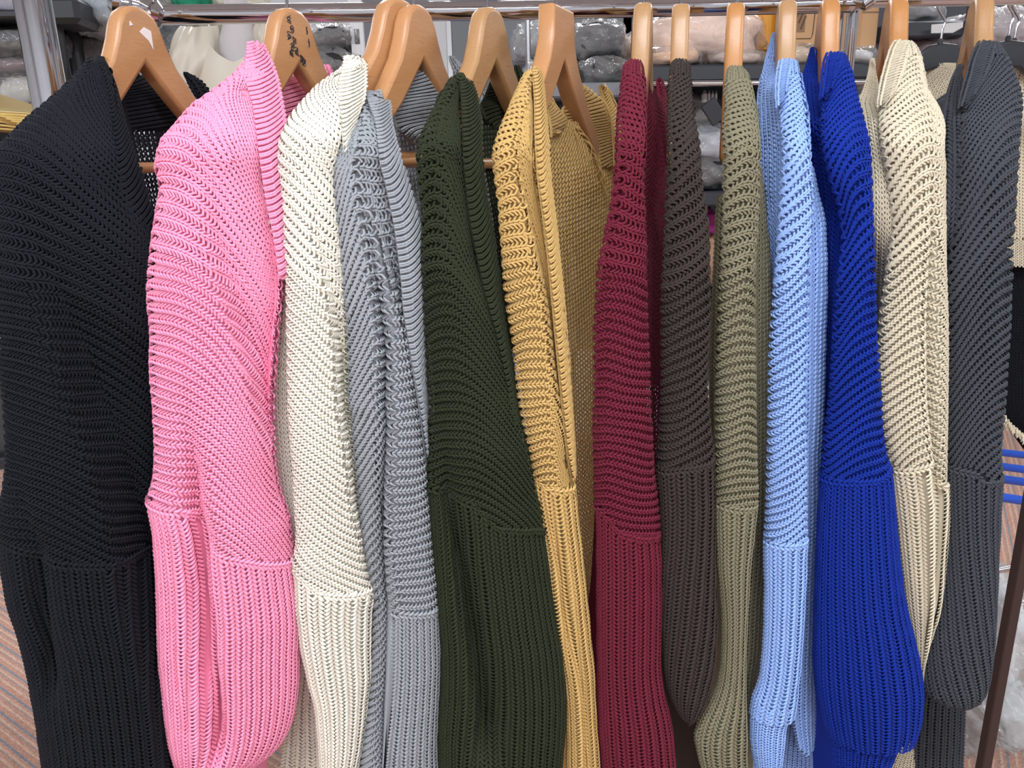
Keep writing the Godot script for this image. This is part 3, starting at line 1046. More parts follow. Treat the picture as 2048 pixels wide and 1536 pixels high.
	perforated_upright(t, 0.025, 1.95)
	struct("trim_1", box_mesh(Vector3(0.04, 2.6, 0.02), 0.003), M.white_paint, Vector3(-0.013, 1.3, -1.31))
	struct("trim_2", box_mesh(Vector3(0.154, 2.6, 0.02), 0.003), M.grey_paint, Vector3(0.096, 1.3, -1.31))
	struct("trim_3", box_mesh(Vector3(0.204, 2.6, 0.02), 0.003), M.grey_paint, Vector3(-0.141, 1.3, -1.36))
	bagged("bagged_clothes", "black plastic wrapped pile between the pink and white hangers", "bagged clothes", Vector3(-0.24, 1.718, -0.93), Vector3(0.097, 0.05, 0.3), Color8(40, 40, 44), 33, 0.55, true, "bagged clothes on the shelves", 0.03)
	bagged("bagged_clothes", "black plastic wrapped pile just above the white shoulder", "bagged clothes", Vector3(-0.248, 1.655, -0.91), Vector3(0.112, 0.074, 0.3), Color8(30, 30, 34), 34, 0.55, true, "bagged clothes on the shelves", 0.03)
	bagged("bagged_clothes", "brown kraft bag between the white and grey hangers", "bag", Vector3(-0.112, 1.632, -0.675), Vector3(0.061, 0.071, 0.15), Color8(150, 116, 92), 35, 0.55, false, "", 0.02)
	bagged("bagged_clothes", "coral cloth scrap under the grey hanger", "clothes", Vector3(-0.068, 1.635, -0.67), Vector3(0.041, 0.062, 0.1), Color8(200, 110, 100), 36, 0.55, false, "", 0.02)
	t = thing("shelf_board", "dark shelf board under the black plastic piles", "shelf", Vector3(-0.26, 1.6, -0.78), 0.0, "")
	put("board", box_mesh(Vector3(0.173, 0.02, 0.4), 0.004), M.dark_metal, t, Vector3(-0.26, 1.605, -0.94) - t.position)
	bagged("green_cloth", "bright green cloth on the shelf above the rail beside the cream dress", "clothes", Vector3(-0.56, 1.823, -0.975), Vector3(0.064, 0.055, 0.15), Color8(20, 140, 104), 37, 0.55, false, "", 0.03)
	bagged("cream_cloth", "cream garment folded above the rail over the dress", "clothes", Vector3(-0.471, 1.836, -1.025), Vector3(0.123, 0.061, 0.15), Color8(222, 216, 200), 38, 0.55, false, "", 0.03)
	bagged("grey_cloth", "grey white plastic pack above the rail left of the green cloth", "bagged clothes", Vector3(-0.63, 1.829, -1.025), Vector3(0.053, 0.045, 0.15), Color8(190, 188, 182), 39, 0.55, true, "", 0.03)
	dress(Vector3(-0.472, 1.688, -0.82))
	black_hanger("black plastic hanger between the beige and charcoal cardigans", Vector3(0.882, 1.623, -0.42), 0.0)
	black_hanger("black plastic hanger at the right edge, front one of the pair", Vector3(0.923, 1.61, -0.3), 0.06)
	black_hanger("black plastic hanger at the right edge, back one of the pair", Vector3(0.991, 1.617, -0.38), 0.03)

func background_right() -> void:
	var s: Node3D
	sweater("sweater", "cream knit sweater hung sideways behind the beige and charcoal cardigans", "sweater", "cream", 0.0085, [[0.853, 1.604, -0.44, 0.925, 1.601, -0.42], [0.82, 1.588, -0.46, 0.934, 1.582, -0.42], [0.783, 1.558, -0.5, 0.943, 1.548, -0.42], [0.78, 1.526, -0.5, 0.947, 1.518, -0.42], [0.784, 1.43, -0.48, 0.96, 1.425, -0.42], [0.796, 1.345, -0.48, 0.972, 1.343, -0.42]])
	sweater("sweater", "cream knit sweater at the right edge above the black garment", "sweater", "cream", 0.0085, [[0.949, 1.587, -0.33, 1.013, 1.586, -0.33], [0.944, 1.562, -0.34, 1.036, 1.559, -0.33], [0.946, 1.493, -0.34, 1.048, 1.49, -0.33], [0.961, 1.365, -0.34, 1.071, 1.363, -0.33], [0.983, 1.251, -0.34, 1.091, 1.248, -0.33]])
	s = sweater("black_garment", "black knit garment with a white fringe at the right edge", "garment", "black", 0.006, [[1, 1.268, -0.37, 1.112, 1.265, -0.36], [1.017, 1.13, -0.37, 1.136, 1.127, -0.36], [1.038, 0.979, -0.37, 1.163, 0.976, -0.36], [1.08, 0.925, -0.37, 1.173, 0.924, -0.36], [1.127, 0.869, -0.37, 1.182, 0.87, -0.36]])
	fringe(s, [Vector3(1.035, 0.984, -0.355), Vector3(1.065, 0.939, -0.355), Vector3(1.098, 0.91, -0.355), Vector3(1.141, 0.874, -0.355)])
	rod("blue metal rod, farthest of the four beside the charcoal sleeve", Vector3(1.235, 0.729, -0.75), Vector3(1.683, 0.653, -0.75), 0.0095, M.blue_rod)
	rod("blue metal rod, second farthest of the four beside the charcoal sleeve", Vector3(1.155, 0.745, -0.63), Vector3(1.576, 0.665, -0.63), 0.0095, M.blue_rod)
	rod("blue metal rod, third of the four beside the charcoal sleeve", Vector3(1.074, 0.767, -0.51), Vector3(1.466, 0.692, -0.51), 0.0095, M.blue_rod)
	rod("blue metal rod, nearest of the four beside the charcoal sleeve", Vector3(0.994, 0.782, -0.39), Vector3(1.358, 0.706, -0.39), 0.0095, M.blue_rod)
	rod("thin chrome rod near the floor right of the charcoal sleeve", Vector3(1.175, 0.512, -0.5), Vector3(1.435, 0.551, -0.5), 0.007, M.chrome)
	leg_bar("dark brown square metal leg at the lower right", Vector3(0.973, 1.037, -0.15), Vector3(0.969, 0.028, -0.15))
	bagged("floor_bag", "clear plastic bag heap on the floor right of the charcoal sleeve", "plastic bag", Vector3(1.427, 0.221, -0.89), Vector3(0.16, 0.213, 0.28), Color8(188, 192, 192), 60, 0.7, true, "plastic bags on the floor", 0.04)
	bagged("floor_bag", "green plastic pack in the heap beside the charcoal sleeve", "plastic bag", Vector3(1.375, 0.239, -0.84), Vector3(0.099, 0.093, 0.28), Color8(30, 110, 66), 61, 0.7, true, "plastic bags on the floor", 0.04)
	bagged("floor_bag", "crumpled clear bag on the floor under the green pack", "plastic bag", Vector3(1.351, 0.088, -0.74), Vector3(0.186, 0.279, 0.28), Color8(196, 198, 198), 62, 0.7, true, "plastic bags on the floor", 0.04)
	bagged("floor_bag", "crumpled clear bag right of the dark metal leg", "plastic bag", Vector3(1.401, 0.198, -0.74), Vector3(0.102, 0.256, 0.28), Color8(206, 210, 212), 63, 0.7, true, "plastic bags on the floor", 0.04)
	bagged("floor_bag", "grey brown bag at the bottom of the floor heap", "plastic bag", Vector3(1.245, 0.023, -0.64), Vector3(0.138, 0.197, 0.28), Color8(120, 112, 108), 64, 0.7, true, "plastic bags on the floor", 0.04)
	bagged("floor_bag", "clear bag at the bottom right corner", "plastic bag", Vector3(1.359, 0.02, -0.64), Vector3(0.12, 0.214, 0.28), Color8(190, 194, 196), 65, 0.7, true, "plastic bags on the floor", 0.04)
	bagged("bagged_clothes", "pale grey bag at the left edge beside the black sleeve", "bagged clothes", Vector3(-0.95, 1.122, -0.75), Vector3(0.069, 0.062, 0.3), Color8(190, 192, 198), 71, 0.6, true, "bagged clothes on the shelves", 0.03)
	bagged("floor_crate", "dark crate of wrapped goods at the left edge below the pale bag", "crate", Vector3(-0.988, 0.978, -0.75), Vector3(0.093, 0.227, 0.3), Color8(58, 60, 62), 72, 0.3, false, "", 0.01)

const ABOUT := {
	"black": ["black chunky knit cardigan, leftmost on the rail", Color8(27, 29, 36)],
	"pink": ["bright pink chunky knit cardigan with a ribbed front band", Color8(250, 156, 190)],
	"white": ["off-white chunky knit cardigan between the pink and the light grey ones", Color8(232, 228, 214)],
	"grey": ["light grey chunky knit cardigan with a deep ribbed collar", Color8(152, 157, 163)],
	"green": ["dark forest green chunky knit cardigan", Color8(45, 51, 36)],
	"yellow": ["mustard yellow chunky knit cardigan with an open neck and a frayed inner seam", Color8(200, 166, 106)],
	"maroon": ["wine red chunky knit cardigan", Color8(108, 36, 54)],
	"brown": ["dark brown chunky knit cardigan", Color8(60, 53, 50)],
	"olive": ["olive grey-green chunky knit cardigan", Color8(128, 124, 102)],
	"lightblue": ["light blue chunky knit cardigan", Color8(146, 178, 236)],
	"blue": ["royal blue chunky knit cardigan with a balloon sleeve", Color8(20, 46, 142)],
	"beige": ["beige chunky knit cardigan with a creased sleeve", Color8(208, 199, 176)],
	"charcoal": ["charcoal grey chunky knit cardigan, rightmost on the rail", Color8(66, 70, 77)],
}

# ---------------------------------------------------------------- stockroom things
func shifted(pts: Array, by: Vector3) -> PackedVector3Array:
	var o := PackedVector3Array()
	for p in pts:
		o.append(p - by)
	return o

func lathe_mesh(profile: Array, sides := 24) -> ArrayMesh:
	var st := SurfaceTool.new()
	st.begin(Mesh.PRIMITIVE_TRIANGLES)
	for j in profile.size() - 1:
		st.set_smooth_group(j)
		for k in sides:
			var a := TAU * k / sides
			var b := TAU * (k + 1) / sides
			var q := []
			for c in [[j, a], [j + 1, a], [j + 1, b], [j, b]]:
				q.append(Vector3(profile[c[0]][0] * cos(c[1]), profile[c[0]][1], profile[c[0]][0] * sin(c[1])))
			quad(st, q[0], q[3], q[2], q[1])
	return finish(st)

# a soft lump: a squarish body whose skin is folded and creased
func lump_mesh(size: Vector3, seed_: int, crease: float, square: float, grow := 0.0, fine := 1.0) -> ArrayMesh:
	var noise := FastNoiseLite.new()
	noise.seed = seed_
	noise.noise_type = FastNoiseLite.TYPE_SIMPLEX
	noise.fractal_type = FastNoiseLite.FRACTAL_RIDGED
	noise.fractal_octaves = 3
	noise.frequency = 5.0 * fine
	var st := SurfaceTool.new()
	st.begin(Mesh.PRIMITIVE_TRIANGLES)
	st.set_smooth_group(0)
	var na := 38
	var nb := 22
	var pts := []
	for j in nb + 1:
		var la := PI * j / nb - PI * 0.5
		for i in na:
			var lo := TAU * i / na
			var d := Vector3(cos(la) * cos(lo), sin(la), cos(la) * sin(lo))
			var p := Vector3(signf(d.x) * pow(absf(d.x), square), signf(d.y) * pow(absf(d.y), square), signf(d.z) * pow(absf(d.z), square))
			p *= size * 0.5
			var k := noise.get_noise_3dv(p + d * 0.05)
			var sag := 1.0 if d.y > -0.7 else 0.25
			pts.append(p + d * (crease * k * sag + grow))
	for j in nb:
		for i in na:
			var i2 := (i + 1) % na
			quad(st, pts[j * na + i], pts[j * na + i2], pts[(j + 1) * na + i2], pts[(j + 1) * na + i])
	return finish(st)

func bagged(called: String, label: String, category: String, at: Vector3, size: Vector3, color: Color, seed_: int, square: float, film: bool, group := "", crease := 0.02) -> void:
	var base := at - Vector3(0, size.y * 0.5, 0)
	var t := thing(called, label, category, base, 0.0, group)
	var m := plain(color, 0.75)
	m.normal_enabled = true
	m.normal_texture = M.crumple
	m.normal_scale = 0.6
	m.uv1_triplanar = true
	m.uv1_scale = Vector3(9, 9, 9)
	var inner := size if not film else size - Vector3(0.02, 0.012, 0.02)
	put("folded_cloth" if film else "cloth", lump_mesh(inner, seed_, minf(crease, size.y * 0.3), square), m, t, Vector3(0, size.y * 0.5, 0))
	if film:
		put("clear_film", lump_mesh(size, seed_ + 100, minf(crease, size.y * 0.22), square, 0.003, 1.7), M.film, t, Vector3(0, size.y * 0.5, 0))

func bottle(label: String, at: Vector3, size: Vector3) -> void:
	var t := thing("spray_bottle", label, "bottle", at - Vector3(0, size.y * 0.5, 0), 0.0, "white bottles under the dark shelf")
	var r := size.x * 0.5
	put("body", lathe_mesh([[0.0, 0.0], [r, 0.0], [r, size.y * 0.7], [r * 0.5, size.y * 0.82], [r * 0.5, size.y * 0.84]], 14), M.white_paint, t)
	put("cap", lathe_mesh([[r * 0.55, size.y * 0.83], [r * 0.55, size.y], [0.0, size.y]], 14), M.grey_paint, t)

func carton(label: String, at: Vector3, size: Vector3, printed: bool) -> void:
	var t := thing("cardboard_box", label, "box", at - Vector3(0, size.y * 0.5, 0))
	var c := Vector3(0, size.y * 0.5, 0)
	put("body", box_mesh(size, 0.003), M.cardboard, t, c)
	put("tape", box_mesh(Vector3(size.x * 0.16, 0.001, size.z), 0.0), M.tape, t, Vector3(0, size.y + 0.0006, 0))
	if printed:
		var z := size.z * 0.5 + 0.0006
		var frame := PackedVector3Array()
		for p in [[-0.42, 0.9], [-0.42, 0.2], [-0.36, 0.13], [0.28, 0.13], [0.34, 0.2], [0.4, 0.9]]:
			frame.append(Vector3(p[0] * size.x, p[1] * size.y, z))
		put("printed_frame", tube_mesh(frame, 0.0009, 6), M.ink, t)
		put("printed_panel", box_mesh(Vector3(size.x * 0.34, size.y * 0.5, 0.0008), 0.0), M.ink_pale, t, Vector3(-size.x * 0.14, size.y * 0.5, z))
		for k in 3:
			put("printed_stroke", box_mesh(Vector3(size.x * 0.05, size.y * (0.16 + 0.05 * k), 0.001), 0.0), M.ink, t, Vector3(size.x * (-0.24 + 0.1 * k), size.y * (0.6 - 0.09 * k), z + 0.0006), Vector3(0, 0, -0.35))
	else:
		for k in 2:
			put("printed_line", box_mesh(Vector3(size.x * 0.9, 0.003, 0.0008), 0.0), M.ink_pale, t, Vector3(0, size.y * (0.75 - 0.13 * k), size.z * 0.5 + 0.0005))

func envelope(k: int, at: Vector3) -> void:
	var words := ["lowest", "second", "third", "fourth", "fifth", "sixth", "topmost"]
	var t := thing("gold_envelope", "gold foil envelope on the left shelf, %s of the fanned pile" % words[k], "envelope", at, 0.25 - 0.09 * k, "gold envelopes on the left shelf")
	t.rotation.z = -0.1 - 0.035 * k
	put("pouch", slab_mesh(PackedVector2Array([Vector2(-0.13, -0.09), Vector2(0.052, -0.09), Vector2(0.056, 0.0), Vector2(0.05, 0.09), Vector2(-0.13, 0.09)]), 0.0045, 0.0018), M.gold, t, Vector3.ZERO, Vector3(-PI * 0.5, 0, 0))
	put("flap", box_mesh(Vector3(0.03, 0.0012, 0.17), 0.0004), M.gold_pale, t, Vector3(0.03, 0.0032, 0))

func perforated_upright(t: Node3D, w: float, h: float) -> void:
	# a channel with a column of slots that are really cut through
	var n := 38
	var step := h / n
	var st := SurfaceTool.new()
	st.begin(Mesh.PRIMITIVE_TRIANGLES)
	st.set_smooth_group(-1)
	add_box(st, Vector3(-w * 0.36, h * 0.5, 0), Vector3(w * 0.28, h, 0.002), 0.0005)
	add_box(st, Vector3(w * 0.36, h * 0.5, 0), Vector3(w * 0.28, h, 0.002), 0.0005)
	add_box(st, Vector3(-w * 0.5, h * 0.5, -0.012), Vector3(0.002, h, 0.026), 0.0005)
	add_box(st, Vector3(w * 0.5, h * 0.5, -0.012), Vector3(0.002, h, 0.026), 0.0005)
	for k in n + 1:
		add_box(st, Vector3(0, k * step, 0), Vector3(w * 0.46, step * 0.42, 0.002), 0.0005)
	put("slotted_channel", finish(st), M.white_paint, t)

func dress(at: Vector3) -> void:
	var base := Vector3(at.x, at.y - 0.62, at.z)
	var t := thing("cream_dress", "cream leather-look dress with puff sleeves on a display torso behind the rail", "dress", base)
	# bodice: a lathe-like shell with an open neckline
	var st := SurfaceTool.new()
	st.begin(Mesh.PRIMITIVE_TRIANGLES)
	st.set_smooth_group(0)
	var rows := 40
	var cols := 64
	var pts := []
	for j in rows + 1:
		var v := float(j) / rows
		for i in cols + 1:
			var a := TAU * i / cols
			var front := maxf(0.0, cos(a))
			var top := 0.73 - 0.14 * pow(front, 1.5) * (1.0 - 0.3 * absf(sin(a)))
			var y := lerpf(-0.3, top, v)
			var w := 0.12 + 0.035 * exp(-pow((y - 0.5) / 0.13, 2.0)) - 0.02 * exp(-pow((y - 0.3) / 0.1, 2.0)) + 0.12 * smoothstep(0.2, -0.3, y)
			w *= lerpf(1.0, 0.55, smoothstep(0.6, 0.74, y))
			var ripple := 0.004 * sin(a * 11.0 + y * 9.0) * smoothstep(0.45, 0.1, y)
			pts.append(Vector3(sin(a) * (w + ripple), y, cos(a) * (w * 0.62 + ripple)))
	for j in rows:
		for i in cols:
			var b := j * (cols + 1) + i
			quad(st, pts[b], pts[b + cols + 1], pts[b + cols + 2], pts[b + 1])
	put("bodice", finish(st), M.cream_leather, t)
	for s in [-1.0, 1.0]:
		var sl := SurfaceTool.new()
		sl.begin(Mesh.PRIMITIVE_TRIANGLES)
		sl.set_smooth_group(0)
		var sp := []
		for j in 25:
			var v := j / 24.0
			for i in 41:
				var a := TAU * i / 40
				var r := 0.03 + 0.052 * pow(sin(PI * clampf(v * 0.9 + 0.06, 0, 1)), 0.7)
				r += 0.006 * sin(a * 9.0 + v * 3.0) * (1.0 - v * 0.6) + 0.005 * sin(a * 5.0 - v * 9.0)
				var c := Vector3(s * (0.105 + 0.05 * v), 0.7 - 0.2 * v, 0.0)
				sp.append(c + Vector3(cos(a) * r * 0.95, sin(a) * r * 0.25 * s, sin(a) * r))
		for j in 24:
			for i in 40:
				var b := j * 41 + i
				quad(sl, sp[b], sp[b + 41], sp[b + 42], sp[b + 1])
		put("puff_sleeve", finish(sl), M.cream_leather, t)
	put("display_torso", lathe_mesh([[0.0, 0.1], [0.07, 0.3], [0.085, 0.52], [0.06, 0.66], [0.035, 0.72], [0.03, 0.8], [0.0, 0.81]], 28), M.torso, t, Vector3(0, 0, -0.012))
	t.scale = Vector3(0.74, 0.74, 0.74)
	t.position = Vector3(at.x + 0.035, at.y - 0.62 * 0.74, at.z)
	put("display_pole", tube_mesh(PackedVector3Array([Vector3(0, -t.position.y / 0.74, 0), Vector3(0, 0.2, 0)]), 0.012), M.steel, t)

func black_hanger(label: String, at: Vector3, turn: float) -> void:
	var t := thing("plastic_hanger", label, "hanger", at, turn, "black plastic hangers at the right")
	var outline := PackedVector2Array()
	for p in [[-0.05, -0.028], [-0.044, -0.005], [-0.026, 0.009], [0.0, 0.013], [0.026, 0.01], [0.04, -0.004], [0.06, -0.03], [0.12, -0.07], [0.19, -0.115], [0.185, -0.128], [0.11, -0.088], [0.045, -0.047], [0.02, -0.03], [-0.005, -0.029], [-0.03, -0.036], [-0.06, -0.056], [-0.12, -0.095], [-0.185, -0.132], [-0.19, -0.118], [-0.12, -0.078], [-0.065, -0.045]]:
		outline.append(Vector2(p[0], p[1]))
	put("body", slab_mesh(outline, 0.012, 0.004), M.black_plastic, t)
	put("hook", tube_mesh(arc_path([Vector3(-0.004, 0.01, 0), Vector3(-0.002, 0.036, 0), Vector3(0.0, 0.05, 0), Vector3(-0.016, 0.072, 0), Vector3(-0.02, 0.1, 0), Vector3(0.0, 0.125, 0), Vector3(0.022, 0.115, 0)]), 0.0022, 8), M.chrome, t)
	put("collar", lathe_mesh([[0.0045, 0.0], [0.0045, 0.007], [0.0025, 0.009]], 12), M.black_plastic, t, Vector3(-0.004, 0.011, 0))

func sweater(called: String, label: String, category: String, yarn: String, gauge: float, rows: Array) -> Node3D:
	var c := Cloth.new()
	c.setup(rows, true, 0.02)
	var at := c.pt(0.5, 0.0)
	var t := thing(called, label, category, at)
	var zero := func(_u: float) -> float: return 0.0
	var all := func(_u: float) -> float: return c.length
	var hem := func(_u: float) -> float: return c.length - 0.05
	var low := func(_u: float) -> float: return c.length - 0.05
	var y := Yarn.new()
	ground(y, c, zero, hem, false)
	up_columns(y, c, zero, hem, gauge, 0.0058, "rib", 0.0, 1.0)
	put("body", y.mesh(at), M[yarn], t)
	y = Yarn.new()
	ground(y, c, low, all, false)
	up_columns(y, c, low, all, 0.006, 0.005, "fine", 0.0, 1.0)
	put("hem", y.mesh(at), M[yarn], t)
	return t

func fringe(t: Node3D, pts: Array) -> void:
	var path := arc_path(pts, 10)
	var st := SurfaceTool.new()
	st.begin(Mesh.PRIMITIVE_TRIANGLES)
	for k in path.size():
		for j in 5:
			var a := path[k] - t.position + Vector3(0.002 * sin(k * 3.0 + j), 0.004, 0.001 * j)
			add_tube(st, PackedVector3Array([a, a + Vector3(0.003 * sin(k * 5.1 + j * 2.0), -0.012 - 0.004 * sin(k * 1.7 + j), 0.004 * cos(j * 2.0 + k))]), 0.0018, 0.0012, 5)
	var f := put("fringe", finish(st), M.cream, t)
	f.set_meta("kind", "stuff")
	f.set_meta("label", "white fringe")

func rod(label: String, a: Vector3, b: Vector3, r: float, mat: Material) -> void:
	var t := thing("metal_rod", label, "rod", a)
	put("bar", tube_mesh(PackedVector3Array([Vector3.ZERO, b - a]), r, 16), mat, t)
	put("end_cap", tube_mesh(PackedVector3Array([(b - a) * 0.995, (b - a) * 1.01]), r * 1.08, 16), M.black_plastic, t)

func leg_bar(label: String, a: Vector3, b: Vector3) -> void:
	var t := thing("stand_leg", label, "stand", b)
	var d := (a - b)
	var st := SurfaceTool.new()
	st.begin(Mesh.PRIMITIVE_TRIANGLES)
	st.set_smooth_group(-1)
	var y := d.normalized()
	var x := y.cross(Vector3(0, 0, 1)).normalized()
	add_box(st, d * 0.5, Vector3(0.02, d.length(), 0.02), 0.002, Basis(x, y, x.cross(y)))
	put("bar", finish(st), M.brown_metal, t)
	put("foot", box_mesh(Vector3(0.03, 0.012, 0.03), 0.003), M.black_plastic, t)

